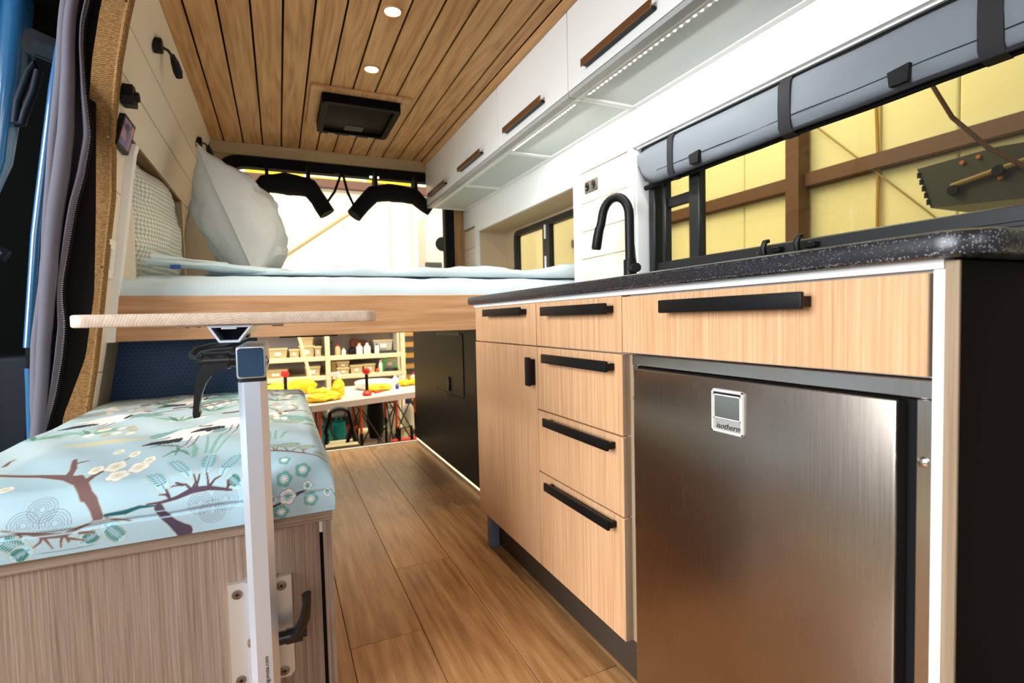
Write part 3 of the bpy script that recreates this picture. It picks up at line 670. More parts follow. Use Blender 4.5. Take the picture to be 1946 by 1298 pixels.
# mixer tap
fa = thing('kitchen_tap', 'matt black gooseneck tap standing on the worktop by the wall', 'tap', (1.15, 1.50, .90))
part(fa, 'base', MB().lathe((1.15, 1.50, .90), [(.028, 0), (.028, .006), (.023, .01), (.023, .115), (.021, .12)], 'Z', 20), 'black')
P = [(1.15, 1.50, .97), (1.15, 1.50, 1.17)]
for i in range(1, 13):
    a = math.pi*i/13; P.append((1.15-.02*(1-math.cos(a)), 1.50+.055*(1-math.cos(a)), 1.175+.075*math.sin(a)))
P += [(1.108, 1.613, 1.165), (1.104, 1.62, 1.140)]
part(fa, 'spout', MB().tube(P, .0165, 14), 'black')
part(fa, 'spray_head', MB().tube([(1.1045, 1.619, 1.150), (1.101, 1.626, 1.118), (1.098, 1.633, 1.078), (1.0975, 1.634, 1.070)], [.0172, .0185, .0185, .016], 14), 'black')
h = part(fa, 'side_valve', MB().tube([(1.15, 1.49, .985), (1.128, 1.435, .985)], .0165, 16), 'black')
part(h, 'lever', MB().tube([(1.130, 1.442, .998), (1.134, 1.455, 1.065)], .0024, 6), 'black')
# wall socket
so = thing('wall_socket', 'small dark double USB socket plate on the white wall by the tap', 'socket', (1.249, 1.885, 1.36))
part(so, 'plate', MB().box(1.244, 1.2498, 1.838, 1.936, 1.357, 1.408, .002, 1), 'socket_grey')
for yy in (1.863, 1.911):
    k = part(so, 'socket', MB().lathe((1.2442, yy, 1.382), [(.018, 0), (.018, -.003), (.013, -.003), (.013, -.001)], 'X', 16), 'chrome')
    part(k, 'port', MB().box(1.2405, 1.2425, yy-.007, yy+.007, 1.378, 1.386), 'black')

# ---------------------------------------------------------------- wall cupboards
tops = [(.86, 1.573), (1.577, 2.199), (2.203, 2.826), (2.830, 3.462)]
hand = [(1.106, 1.454), (1.738, 2.097), (2.379, 2.723), (2.975, 3.345)]
labs = ['white wall cupboard nearest the viewer, above the kitchen window', 'white wall cupboard second from the viewer, lit from beneath', 'white wall cupboard third from the viewer, above the bed recess', 'white wall cupboard at the far end beside the rear doorway']
for k, ((y0, y1), (h0, h1)) in enumerate(zip(tops, hand)):
    t = thing('wall_cupboard', labs[k], 'cupboard', (1.1, (y0+y1)/2, 1.585), 'white wall cupboards over the kitchen and bed')
    part(t, 'carcass', MB().box(.972, 1.245, y0, y1, 1.612, 1.898), 'white')
    dd = part(t, 'door', MB().box(.952, .970, y0+.0005, y1-.0005, 1.604, 1.878 if k else 1.878, .0008, 1), 'white_gloss')
    hb = part(dd, 'handle', MB().box(.927, .931, h0, h1, 1.632, 1.657, .0012, 1), 'bronze', 'dark bronze bar handle')
    part(hb, 'handle_web', MB().box(.930, .9515, h0+.006, h1-.006, 1.634, 1.642), 'black')
    part(t, 'bottom_rail', MB().box(.954, .986, y0, y1, 1.586, 1.6025, .001, 1), 'grey_rail')
    part(t, 'under_frame', MB().box(.986, 1.012, y0, y1, 1.590, 1.606).box(1.222, 1.245, y0, y1, 1.590, 1.606).box(1.012, 1.222, y0, y0+.012, 1.588, 1.606).box(1.012, 1.222, y1-.012, y1, 1.588, 1.606), 'white')
    part(t, 'frosted_panel', MB().box(1.012, 1.222, y0+.012, y1-.012, 1.594, 1.600), 'frosted')
    led = part(t, 'led_strip', MB().box(1.003, 1.012, y0+.03, y1-.03, 1.5875, 1.5898), 'white')
    if k < 2:
        mb = MB(); nn = 26
        for i in range(nn):
            yy = y0+.05+(y1-y0-.1)*i/(nn-1); mb.box(1.0055, 1.0100, yy-.003, yy+.003, 1.5860, 1.5874)
        q = part(led, 'led_chips', mb, 'led_glow'); q['kind'] = 'stuff'
        ld = bpy.data.lights.new('led_strip_light', 'AREA'); ld.shape = 'RECTANGLE'; ld.size = .02; ld.size_y = y1-y0-.1; ld.energy = 2.6 if k == 0 else 2.2; ld.color = (1, .98, .93)
        lo = bpy.data.objects.new('led_strip_light', ld); col.objects.link(lo); lo.location = (1.03, (y0+y1)/2, 1.578); lo.rotation_euler = (0, math.radians(-20), 0)

# ================================================================== CEILING FITTINGS
for k, (x, y) in enumerate(((.405, 1.833), (.405, 2.278))):
    t = thing('ceiling_spotlight', ('round recessed ceiling spotlight nearer the viewer', 'round recessed ceiling spotlight just in front of the roof vent')[k], 'spotlight', (x, y, 1.9), 'recessed ceiling spotlights')
    part(t, 'bezel', MB().lathe((x, y, 1.9), [(.036, 0), (.036, -.003), (.028, -.004), (.028, -.001)], 'Z', 28), 'ceiling_trim')
    part(t, 'lens', MB().lathe((x, y, 1.8985), [(.027, 0), (.020, -.002), (.001, -.003)], 'Z', 24), 'puck_glow')
    d = bpy.data.lights.new('spotlight_lamp', 'SPOT'); d.energy = 15; d.spot_size = math.radians(140); d.spot_blend = .8; d.shadow_soft_size = .03; d.color = (1, .86, .66)
    o = bpy.data.objects.new('spotlight_lamp', d); col.objects.link(o); o.location = (x, y, 1.885)
vt = thing('roof_vent', 'black roof vent in a wooden frame on the ceiling', 'vent', (.405, 2.745, 1.9))
mb = MB()
for b_ in ((.175, .635, 2.50, 2.548), (.175, .635, 2.95, 2.99), (.175, .225, 2.548, 2.95), (.59, .635, 2.548, 2.95)): mb.box(*b_, 1.886, 1.9, .004, 2)
part(vt, 'wooden_frame', mb, 'ceiling_trim')
bz = part(vt, 'bezel', ring_xz(MB(), .225, .592, -2.975, -2.548, .03, -1.886, -1.845, .03).xf(Matrix(((1, 0, 0, 0), (0, 0, -1, 0), (0, -1, 0, 0), (0, 0, 0, 1)))), 'vent_black')
part(vt, 'vent_cover', MB().box(.25, .567, 2.575, 2.95, 1.858, 1.885, .006, 2), 'vent_black')
part(vt, 'control_pad', MB().box(.36, .455, 2.85, 2.925, 1.855, 1.863, .004, 2), 'dark_grey', 'grey control pad')
for x in (.30, .41, .51): part(bz, 'catch', MB().box(x-.017, x+.017, 2.958, 2.966, 1.842, 1.846), 'inner_grey')

# ================================================================== LEFT WALL FITTINGS
lm = thing('reading_lamp', 'black swivel reading lamp on the cream wall near the ceiling', 'lamp', (-.36, 2.16, 1.76), 'wall reading lamps')
def rlamp(t, y, z):
    x = XL(z)
    part(t, 'base', MB().lathe((x-.002, y, z), [(.026, 0), (.026, .022), (.023, .026)], 'X', 20), 'black')
    part(t, 'stem', MB().tube([(x+.016, y, z), (x+.034, y+.04, z+.006), (x+.040, y+.085, z+.006)], .005, 8), 'black')
    part(t, 'lamp_head', MB().tube([(x+.040, y+.08, z+.010), (x+.044, y+.105, z-.006), (x+.048, y+.13, z-.026), (x+.050, y+.145, z-.040)], [.008, .014, .016, .012], 12), 'black')
rlamp(lm, 2.145, 1.79)
lm2 = thing('reading_lamp', 'black reading lamp half hidden behind the upright blue pillow', 'lamp', (-.36, 3.22, 1.76), 'wall reading lamps')
rlamp(lm2, 3.16, 1.785)
mo = thing('control_screen', 'small touchscreen on the cream wall beside the jute edge', 'screen', (XL(1.45), 2.13, 1.41))
def wallbox(y0, y1, z0, z1, t0, t1):
    return MB().prism([(XL(z0)+t0, z0), (XL(z1)+t0, z1), (XL(z1)+t1, z1), (XL(z0)+t1, z0)], 'Y', y0, y1)
part(mo, 'case', wallbox(2.035, 2.165, 1.410, 1.508, 0.0005, .016), 'black')
part(mo, 'screen', wallbox(2.043, 2.157, 1.419, 1.499, .0155, .0172), 'screen_picture')
se = thing('wall_sensor', 'small black knob-shaped sensor box above the touchscreen', 'sensor', (XL(1.57), 2.13, 1.545))
part(se, 'case', MB().prism([(1.975, 1.545), (1.99, 1.522), (2.04, 1.527), (2.05, 1.557), (2.015, 1.587), (1.98, 1.582)], 'X', XL(1.57)-.005, XL(1.57)+.030), 'black')
part(se, 'knob', MB().lathe((XL(1.57)+.030, 2.017, 1.557), [(.016, 0), (.015, .01)], 'X', 14), 'black')
sw = thing('light_switch', 'white rocker light switch between the jute edge and the bed', 'switch', (XL(1.05), 2.13, .99))
part(sw, 'plate', wallbox(2.095, 2.175, .99, 1.115, .0005, .008), 'plastic_white')
part(sw, 'rocker', wallbox(2.118, 2.150, 1.02, 1.085, .0078, .0115), 'white_gloss')

# ================================================================== BED
bd = thing('bed', 'raised wooden platform bed across the van with a deep oak front board', 'bed', (.36, 2.8, .77))
part(bd, 'front_board', MB().box(-.527, 1.243, 2.20, 2.235, .771, .932, .003, 1), 'bed_board')
part(bd, 'platform', MB().box(-.50, 1.245, 2.235, 3.40, .84, .928), 'inner_grey')
part(bd, 'bracket', MB().box(.0, .22, 2.24, 2.28, .765, .772), 'black')
def softbox(mb, x0, x1, y0, y1, z0, z1, r, amp, fr, nu, nv, seed=0):
    """top + front skin of a soft mattress, closed by a skirt to the back"""
    def fn(u, v):
        x = x0+(x1-x0)*u
        L1 = (z1-z0-r); L2 = r*math.pi/2; L3 = (y1-y0-r); s = v*(L1+L2+L3)
        if s < L1: y, z, nx = y0, z0+s, (0, -1)
        elif s < L1+L2:
            a = (s-L1)/r; y, z, nx = y0+r-r*math.cos(a), z1-r+r*math.sin(a), (-math.cos(a), math.sin(a))
            nx = (nx[1]*0, -math.cos(a)); nx = (math.sin(a), -math.cos(a))
        else: y, z, nx = y0+r+(s-L1-L2), z1, (1, 0)
        d = amp*(noise.noise((x*fr, s*fr*1.4, seed))+.5*noise.noise((x*fr*2.7, s*fr*3, seed+4)))
        return (x, y+nx[1]*d, max(z0, z+nx[0]*d))
    return mb.grid(fn, nu, nv)
def backfill(mb, nu, nv, zb):
    """close underneath: drop a flat bottom so the cloth has thickness"""
    o = len(mb.v); first = [mb.v[i] for i in range(nu)]; last = [mb.v[(nv-1)*nu+i] for i in range(nu)]
    mb.add([(p[0], p[1], zb) for p in last]+[(p[0], p[1]+.002, zb) for p in first], [(i, i+1, nu+i+1, nu+i) for i in range(nu-1)]); return mb
ma = softbox(MB(), -.516, 1.44, 2.207, 3.25, .930, 1.011, .07, .005, 6, 150, 50, 2)
mt_ = thing('mattress', 'mattress in a pale blue fitted sheet lying on the bed platform', 'mattress', (.35, 2.8, .93))
part(mt_, 'fitted_sheet', backfill(ma, 150, 50, .9295), 'gingham_pale')
du = thing('duvet', 'thin pale blue duvet spread over the mattress towards the window', 'duvet', (.5, 2.8, 1.01))
def duv(u, v):
    x = -.30+1.735*u
    s = v
    edge = 2.262+.030*noise.noise((x*4, 0, 5))-.03*max(0, x-.8)+max(0, (.0-x))*.35
    yy = edge+(3.24-edge)*max(0, (s-.12)/.88)**1.15
    zt = 1.050+.016*noise.noise((x*7, yy*5, 1))+.022*noise.noise((x*2.3, yy*2, 7))+.008*noise.noise((x*16, yy*11, 3))+.03*max(0, x-.6)-.05*max(0, (abs(x-.57)-.80))/.065
    if s < .12:
        a = s/.12*math.pi; 
        return (x, edge+.018*(1-math.sin(a)*1.0)-.004, 1.0175+(zt-1.0175)*(1-math.cos(a))/2)
    return (x, yy, zt)
ma = MB(); ma.grid(duv, 170, 60); part(du, 'cover', backfill(ma, 170, 60, 1.0175), 'gingham_pale')
# folded corner of the duvet
fo = MB()
def fold(u, v):
    a = v*2*math.pi; x = -.44+.50*u
    th = .016*(1+.5*noise.noise((x*9, 0, 3)))*(1 if .03 < u < .97 else .3)
    y = 2.275+.10*u*.6+.05*math.cos(a)+.01*noise.noise((x*7, 2, 2)); z = 1.042-.014*u+.02*(1-u)+th*math.sin(a)+.006*noise.noise((x*8, a, 9))
    return (x, y, z)
fo.grid(fold, 60, 17); fq = part(du, 'folded_edge', fo, 'sheet_blue', 'turned-back duvet edge lying by the pillows')
fo2 = MB()
def fold2(u, v):
    a = v*2*math.pi; x = -.41+.24*u; return (x, 2.26+.03*math.cos(a)+.06*u, 1.072-.012*u+(.007+.012*(1-u)**2)*math.sin(a)+.004*noise.noise((x*12, a, 1)))
fo2.grid(fold2, 40, 13); part(fq, 'upper_fold', fo2, 'sheet_blue')
part(fq, 'button_tag', MB().box(-.352, -.318, 2.218, 2.224, 1.030, 1.046, .003, 2), 'blue')
# pillows
def pillow(mb, c, up, dep, nrm, hu, hd, th, wr, seed, n=56, pinch=0.0, pk=.10):
    c, up, dep, nrm = Vector(c), Vector(up).normalized(), Vector(dep).normalized(), Vector(nrm).normalized()
    def side(sg):
        def fn(u, v):
            s, t = u*2-1, v*2-1
            e = max(0, (1-abs(s)**2.6))*max(0, (1-abs(t)**2.6))
            h_ = th*e**.55
            k = 1-pk*(1-abs(s)**2)*abs(t)**2; k2 = 1-pk*(1-abs(t)**2)*abs(s)**2
            if pinch: h_ *= 1-pinch*max(0, s)**1.5; hw = 1-pinch*.5*max(0, s)**2; k *= hw
            wz = wr*(noise.noise((s*2.6, t*2.6, seed+sg))+.5*noise.noise((s*7, t*4, seed))+.6*max(0, -s)*abs(noise.noise((s*9, t*3, seed+2))))*min(1, e*3)
            edge = max(abs(s), abs(t))
            return c+up*(s*k2*hu)+dep*(t*k*hd)+nrm*(sg*h_+wz)
        return fn
    mb.grid(side(1), n, n); mb.grid(side(-1), n, n); return mb
p2 = thing('pillow', 'plump plain pale blue pillow standing upright on the bed', 'pillow', (-.16, 2.85, 1.05), 'bed pillows')
pm = pillow(MB(), (-.158, 2.86, 1.352), (-.36, -.12, .93), (.18, .98, .06), (.93, -.05, .36), .315, .25, .175, .026, 3, pinch=.75)
part(p2, 'pillowcase', pm, 'pillow_blue')
# side seam with its dog-ear crease
sp = []
cc, uu, dd, nn_ = Vector((-.158, 2.86, 1.352)), Vector((-.36, -.12, .93)).normalized(), Vector((.18, .98, .06)).normalized(), Vector((.93, -.05, .36)).normalized()
for i in range(25):
    s = .98-1.9*i/24; sp.append(cc+uu*(s*.315)+dd*(-.25*(1-.10*(1-s*s))*(1-.375*max(0, s)**2)-.001))
part(p2, 'seam', MB().tube(sp, .0035, 6), 'pillow_blue')
p1 = thing('pillow', 'cream and grey gingham pillow leaning in the wall recess', 'pillow', (-.5, 2.5, 1.01), 'bed pillows')
part(p1, 'pillowcase', pillow(MB(), (-.50, 2.56, 1.25), (-.06, -.05, 1), (.16, 1, 0), (1, -.16, .06), .245, .31, .10, .014, 8), 'gingham')

# blue honeycomb panel under the bed
struct('wall_underbed', MB().box(-.63, -.085, 2.395, 2.41, 0, .84), 'hex_panel', 'dark blue honeycomb panel under the bed')
# black cupboard under the bed
ub = thing('underbed_cupboard', 'tall black cupboard under the bed with a latched hatch', 'cupboard', (1.0, 2.8, 0))
part(ub, 'body', MB().box(.822, 1.24, 1.76, 3.425, .03, .768), 'black_panel')
ht = part(ub, 'hatch', MB().prism(rrect(2.40, 2.90, .43, .748, .015), 'X', .8185, .8215), 'black_panel')
part(ub, 'hatch_gap', frame_ring(MB(), 2.396, 2.904, .426, .752, .005, .8205, .8225, .016), 'groove')
la = part(ht, 'latch', MB().box(.810, .8186, 2.615, 2.655, .44, .515, .003, 1), 'black')
part(la, 'catch', MB().lathe((.8115, 2.635, .415), [(.011, 0), (.011, -.008), (.004, -.01)], 'X', 12), 'dark_grey')
part(ub, 'kick_strip', MB().box(.826, .834, 1.76, 3.425, 0, .03), 'grey_body')
ch = part(ub, 'led_strip', MB().box(.8225, .826, 1.80, 3.42, .018, .026), 'led_warm', 'glowing light strip along the floor'); 
vs = MB()
for k in range(3): vs.box(.8175, .8205, 2.45, 2.86, .755-.007*k, .758-.007*k)
part(ub, 'vent_slots', vs, 'inner_grey')

# ================================================================== BENCH
bn = thing('bench', 'grey-brown oak box bench in front of the open sliding door', 'bench', (-.26, 1.75, 0))
part(bn, 'front_panel', MB().box(-.572, .0585, 1.116, 1.134, .0, .413), 'oak_bench')
part(bn, 'side_panel', MB().box(.0655, .083, 1.111, 2.37, 0, .413), 'oak_bench')
part(bn, 'corner_gap', MB().box(.0586, .0654, 1.122, 1.13, 0, .398), 'black_matte')
part(bn, 'gap_plate', MB().box(.0588, .0652, 1.117, 1.121, .388, .412), 'aluminium')
part(bn, 'back_panel', MB().box(-.572, .0655, 2.35, 2.37, 0, .413), 'oak_bench')
part(bn, 'top', MB().box(-.572, .0845, 1.109, 2.38, .413, .4355, .001, 1), 'oak_bench_rail')

# printed cushion ------------------------------------------------------------
STROKES= [('br', [(-0.5, 0.261), (-0.485, 0.252), (-0.419, 0.214), (-0.373, 0.179), (-0.346, 0.15)], [0.0023, 0.0023, 0.0028, 0.005, 0.0086]), ('br', [(-0.351, 0.163), (-0.321, 0.097), (-0.309, 0.082), (-0.302, 0.068), (-0.298, 0.056)], [0.0093, 0.008, 0.008, 0.0071, 0.0076]), ('br', [(-0.369, 0.182), (-0.373, 0.222), (-0.392, 0.297)], [0.0063, 0.0047, 0.0033]), ('br', [(-0.384, 0.259), (-0.376, 0.271), (-0.364, 0.279)], [0.003, 0.0019, 0.0011]), ('br', [(-0.332, 0.126), (-0.326, 0.163), (-0.316, 0.191), (-0.306, 0.227), (-0.295, 0.272)], [0.0072, 0.0045, 0.0026, 0.0016, 0.0011]), ('br', [(-0.514, 0.332), (-0.519, 0.367), (-0.517, 0.387)], [0.0033, 0.0023, 0.0012]), ('dk', [(-0.228, 0.064), (-0.208, 0.064), (-0.183, 0.068), (-0.158, 0.076), (-0.132, 0.075), (-0.095, 0.067)], [0.0012, 0.0022, 0.0031, 0.0054, 0.004, 0.0019]), ('dk', [(-0.161, 0.078), (-0.17, 0.088), (-0.19, 0.089), (-0.193, 0.087)], [0.0023, 0.0016, 0.001, 0.0009]), ('dk', [(-0.158, 0.079), (-0.154, 0.089), (-0.159, 0.108)], [0.0023, 0.0016, 0.0012]), ('dk', [(-0.152, 0.081), (-0.15, 0.093), (-0.149, 0.106)], [0.0023, 0.0016, 0.0012]), ('dk', [(-0.175, 0.088), (-0.186, 0.094)], [0.0023, 0.0016]), ('dk', [(-0.132, 0.075), (-0.134, 0.088), (-0.138, 0.108)], [0.0024, 0.0016, 0.0012]), ('dk', [(-0.131, 0.077), (-0.123, 0.089), (-0.113, 0.095)], [0.0024, 0.0017, 0.0011]), ('dk', [(-0.103, 0.068), (-0.099, 0.076), (-0.094, 0.077)], [0.0024, 0.0017, 0.0011]), ('dk', [(-0.194, 0.07), (-0.2, 0.076), (-0.21, 0.077)], [0.0023, 0.0016, 0.001]), ('dk', [(-0.195, 0.073), (-0.2, 0.084)], [0.0022, 0.0016]), ('dk', [(-0.1, 0.075), (-0.1, 0.085)], [0.0024, 0.0017]), ('dk', [(-0.21, 0.056), (-0.204, 0.043), (-0.192, 0.028), (-0.182, 0.016), (-0.174, 0.007)], [0.0068, 0.0069, 0.007, 0.0097, 0.0133]), ('nv', [(-0.032, 0.025), (-0.014, 0.031), (0.015, 0.042), (0.041, 0.052)], [0.0024, 0.0022, 0.0041, 0.0011]), ('tl', [(-0.288, 0.056), (-0.259, 0.056), (-0.239, 0.061), (-0.213, 0.06)], [0.0025, 0.0036, 0.0026, 0.0011]), ('br', [(-0.286, 0.051), (-0.268, 0.045), (-0.252, 0.039)], [0.0021, 0.0015, 0.0008]), ('br', [(-0.424, 0.054), (-0.402, 0.047), (-0.37, 0.038), (-0.345, 0.036), (-0.323, 0.044), (-0.305, 0.05), (-0.284, 0.049)], [0.0009, 0.002, 0.0042, 0.0035, 0.0024, 0.0018, 0.0012]), ('br', [(-0.404, 0.046), (-0.401, 0.039), (-0.408, 0.037)], [0.0024, 0.0015, 0.0009]), ('br', [(-0.374, 0.038), (-0.377, 0.029), (-0.387, 0.021)], [0.0025, 0.0015, 0.0009]), ('br', [(-0.371, 0.035), (-0.367, 0.027), (-0.362, 0.016)], [0.0025, 0.0015, 0.001]), ('br', [(-0.347, 0.036), (-0.35, 0.026), (-0.351, 0.016)], [0.0025, 0.0015, 0.001]), ('br', [(-0.343, 0.036), (-0.34, 0.024)], [0.0025, 0.0016]), ('br', [(-0.34, 0.029), (-0.332, 0.027), (-0.318, 0.021)], [0.0025, 0.0016, 0.001]), ('br', [(-0.324, 0.036), (-0.308, 0.033), (-0.304, 0.03)], [0.0026, 0.0016, 0.001]), ('br', [(-0.043, 0.627), (-0.026, 0.636), (-0.005, 0.692), (0.011, 0.735), (0.041, 0.75), (0.083, 0.723)], [0.0039, 0.0036, 0.0056, 0.0042, 0.002, 0.0013]), ('br', [(-0.005, 0.702), (-0.021, 0.766), (-0.046, 0.815)], [0.0041, 0.002, 0.0013]), ('br', [(0.013, 0.729), (0.044, 0.782), (0.03, 0.859)], [0.0022, 0.0017, 0.0014]), ('br', [(-0.032, 0.201), (-0.014, 0.196), (0.008, 0.183), (0.041, 0.157), (0.082, 0.107)], [0.0013, 0.002, 0.0018, 0.0017, 0.0013]), ('br', [(-0.02, 0.2), (-0.023, 0.227)], [0.0016, 0.0011]), ('br', [(-0.018, 0.198), (-0.014, 0.222)], [0.0016, 0.0011]), ('br', [(0.008, 0.183), (0.001, 0.217)], [0.0015, 0.0011]), ('br', [(0.013, 0.181), (0.022, 0.202)], [0.0015, 0.0011]), ('br', [(0.038, 0.162), (0.036, 0.189), (0.043, 0.19)], [0.0015, 0.0011, 0.0009]), ('br', [(-0.429, 1.141), (-0.415, 1.172), (-0.356, 1.082), (-0.322, 1.011)], [0.0022, 0.003, 0.0018, 0.0014]), ('br', [(-0.478, 1.391), (-0.406, 1.411), (-0.333, 1.38)], [0.0025, 0.0034, 0.0021]), ('gr', [(-0.157, 0.267), (-0.162, 0.345), (-0.169, 0.423)], [0.0034, 0.0031, 0.002]), ('gr', [(-0.147, 0.261), (-0.145, 0.347), (-0.14, 0.419), (-0.132, 0.441)], [0.0041, 0.0041, 0.0033, 0.001]), ('gr', [(-0.137, 0.266), (-0.128, 0.338), (-0.117, 0.413)], [0.0023, 0.0029, 0.001]), ('gr', [(-0.175, 0.237), (-0.18, 0.301), (-0.194, 0.37)], [0.0044, 0.0053, 0.0024]), ('gr', [(-0.032, 0.294), (-0.031, 0.356), (-0.031, 0.41)], [0.0031, 0.003, 0.0018]), ('gr', [(-0.019, 0.323), (-0.018, 0.416)], [0.0032, 0.0026]), ('gr', [(-0.006, 0.329), (0.001, 0.377), (0.015, 0.397)], [0.0034, 0.0033, 0.001]), ('gd', [(-0.272, 0.342), (-0.26, 0.368), (-0.244, 0.347)], [0.0012, 0.0031, 0.0009]), ('gd', [(-0.253, 0.364), (-0.234, 0.353), (-0.212, 0.335)], [0.0012, 0.0031, 0.0009]), ('gd', [(-0.233, 0.251), (-0.22, 0.292), (-0.198, 0.3)], [0.0011, 0.0029, 0.0009]), ('gd', [(-0.212, 0.258), (-0.214, 0.309), (-0.224, 0.358)], [0.0011, 0.003, 0.001]), ('gd', [(-0.217, 0.311), (-0.195, 0.278), (-0.185, 0.253)], [0.0011, 0.0029, 0.0009]), ('lg', [(-0.216, 0.425), (-0.212, 0.386), (-0.209, 0.344)], [0.0013, 0.0011, 0.0009]), ('lg', [(-0.201, 0.422), (-0.198, 0.378), (-0.195, 0.342)], [0.0013, 0.0011, 0.0009]), ('lg', [(-0.149, 0.493), (-0.151, 0.478)], [0.0013, 0.0012]), ('lg', [(-0.134, 0.492), (-0.135, 0.468)], [0.0013, 0.0012]), ('wh', [(-0.178, 0.579), (-0.189, 0.539), (-0.21, 0.5), (-0.237, 0.489), (-0.269, 0.494)], [0.0014, 0.0055, 0.0093, 0.0079, 0.0026]), ('wh', [(-0.111, 0.58), (-0.129, 0.566), (-0.151, 0.571), (-0.165, 0.556)], [0.0086, 0.0113, 0.0099, 0.0028]), ('wh', [(-0.182, 0.614), (-0.198, 0.612), (-0.208, 0.602)], [0.0017, 0.0023, 0.0023]), ('wh', [(-0.163, 0.645), (-0.148, 0.636)], [0.0059, 0.0088]), ('bk', [(-0.213, 0.604), (-0.214, 0.585)], [0.0051, 0.0042]), ('bk', [(-0.154, 0.694), (-0.152, 0.648)], [0.0055, 0.005]), ('bk', [(-0.279, 0.434), (-0.259, 0.437), (-0.237, 0.443), (-0.217, 0.448)], [0.002, 0.005, 0.0051, 0.0026]), ('bk', [(-0.135, 0.515), (-0.12, 0.513), (-0.106, 0.513)], [0.0022, 0.0041, 0.0041]), ('rd', [(-0.174, 0.604), (-0.184, 0.62), (-0.19, 0.627)], [0.0011, 0.0029, 0.002]), ('rd', [(-0.18, 0.704), (-0.186, 0.695), (-0.196, 0.674)], [0.0027, 0.0024, 0.0009]), ('ys', [(-0.457, 0.466), (-0.416, 0.479), (-0.377, 0.487), (-0.332, 0.477), (-0.29, 0.486)], [0.0031, 0.008, 0.0098, 0.0065, 0.0033]), ('wh', [(-0.458, 0.46), (-0.432, 0.488), (-0.398, 0.515), (-0.344, 0.534), (-0.301, 0.544)], [0.0031, 0.0064, 0.0076, 0.0068, 0.0034]), ('wh', [(-0.523, 0.824), (-0.488, 0.873), (-0.452, 0.914)], [0.0059, 0.0123, 0.0064]), ('bk', [(-0.515, 0.978), (-0.477, 0.942), (-0.449, 0.952)], [0.0022, 0.0051, 0.0022]), ('gr', [(-0.559, 0.676), (-0.544, 0.742), (-0.502, 0.737)], [0.0014, 0.0019, 0.0011]), ('gr', [(-0.511, 0.596), (-0.494, 0.656), (-0.473, 0.762)], [0.0014, 0.0018, 0.0012]), ('gr', [(-0.471, 0.557), (-0.458, 0.635), (-0.446, 0.704)], [0.0013, 0.0018, 0.0011]), ('gr', [(-0.601, 0.585), (-0.559, 0.592), (-0.504, 0.592)], [0.0033, 0.0067, 0.0034]), ('tc', [(-0.395, 0.997), (-0.372, 1.006), (-0.338, 1.033), (-0.296, 1.031)], [0.0024, 0.0042, 0.0054, 0.0036]), ('tc', [(-0.276, 1.007), (-0.236, 1.007), (-0.197, 0.982)], [0.0029, 0.0065, 0.0021]), ('tc', [(-0.288, 1.333), (-0.233, 1.332), (-0.174, 1.275)], [0.0063, 0.0105, 0.0082]), ('ys', [(-0.464, 1.319), (-0.421, 1.322), (-0.376, 1.341)], [0.0061, 0.0082, 0.0042])]
CIRC= [('fw', -0.304, 0.215, 0.0164), ('fw', -0.286, 0.15, 0.0176), ('fw', -0.263, 0.198, 0.0164), ('fw', -0.331, 0.199, 0.0117), ('fw', -0.254, 0.241, 0.011), ('fw', -0.444, 0.145, 0.0106), ('fw', -0.291, 0.3, 0.01), ('fw', -0.328, 0.339, 0.0103), ('ft', -0.001, 0.121, 0.0121), ('ft', 0.032, 0.087, 0.0151), ('ft', -0.003, 0.075, 0.0151), ('ft', 0.044, 0.03, 0.0144), ('ft', -0.011, 0.014, 0.015), ('fv', 0.002, 0.042, 0.0152), ('fv', -0.027, 0.04, 0.01), ('fv', 0.077, 0.04, 0.0087), ('fv', 0.039, 0.057, 0.0084), ('sg', -0.397, 0.058, 0.0207), ('sg', -0.356, 0.057, 0.0215), ('sg', -0.375, 0.08, 0.0198), ('sg', -0.146, 0.052, 0.019), ('sg', -0.105, 0.053, 0.0206), ('sg', -0.127, 0.033, 0.0203), ('pc', -0.018, 0.241, 0.0183), ('pc', 0.009, 0.242, 0.0254), ('pc', 0.044, 0.211, 0.0205), ('pc', 0.071, 0.158, 0.0154), ('pc', -0.006, 0.568, 0.0232), ('pc', 0.029, 0.556, 0.0261), ('pc', 0.069, 0.515, 0.0199), ('pc', -0.035, 1.167, 0.0239), ('pc', 0.024, 1.096, 0.035), ('pw', -0.279, 0.715, 0.0211), ('pw', -0.255, 0.736, 0.0246), ('pw', -0.227, 0.738, 0.0186), ('pw', -0.015, 0.972, 0.0255), ('pw', 0.033, 0.956, 0.0254)]
LEAF= [((-0.202, 0.084), (-0.233, 0.141), 0.0155), ((-0.167, 0.105), (-0.212, 0.221), 0.0173), ((-0.139, 0.112), (-0.144, 0.249), 0.0198), ((-0.111, 0.098), (-0.088, 0.218), 0.0173), ((-0.08, 0.073), (-0.098, 0.091), 0.0115), ((-0.289, 0.04), (-0.267, 0.012), 0.0164), ((-0.324, 0.018), (-0.3, 0.029), 0.0119), ((-0.394, 0.018), (-0.426, 0.037), 0.0167), ((-0.392, 0.019), (-0.413, 0.007), 0.0111)]
PC = {k: np.array(lin(v)) for k, v in dict(br=(122, 92, 88), dk=(84, 68, 84), nv=(62, 70, 100), tl=(24, 92, 104), gr=(140, 186, 164), gd=(98, 142, 122), lg=(140, 96, 84), wh=(248, 242, 234),
      bk=(62, 58, 66), rd=(214, 66, 60), ys=(226, 212, 168), tc=(132, 172, 164), tq=(120, 182, 180), gold=(196, 182, 150), base=(176, 203, 213), pale=(216, 224, 220), line=(120, 120, 132), leafg=(70, 126, 116), teal=(104, 174, 176), mist=(176, 214, 226)).items()}
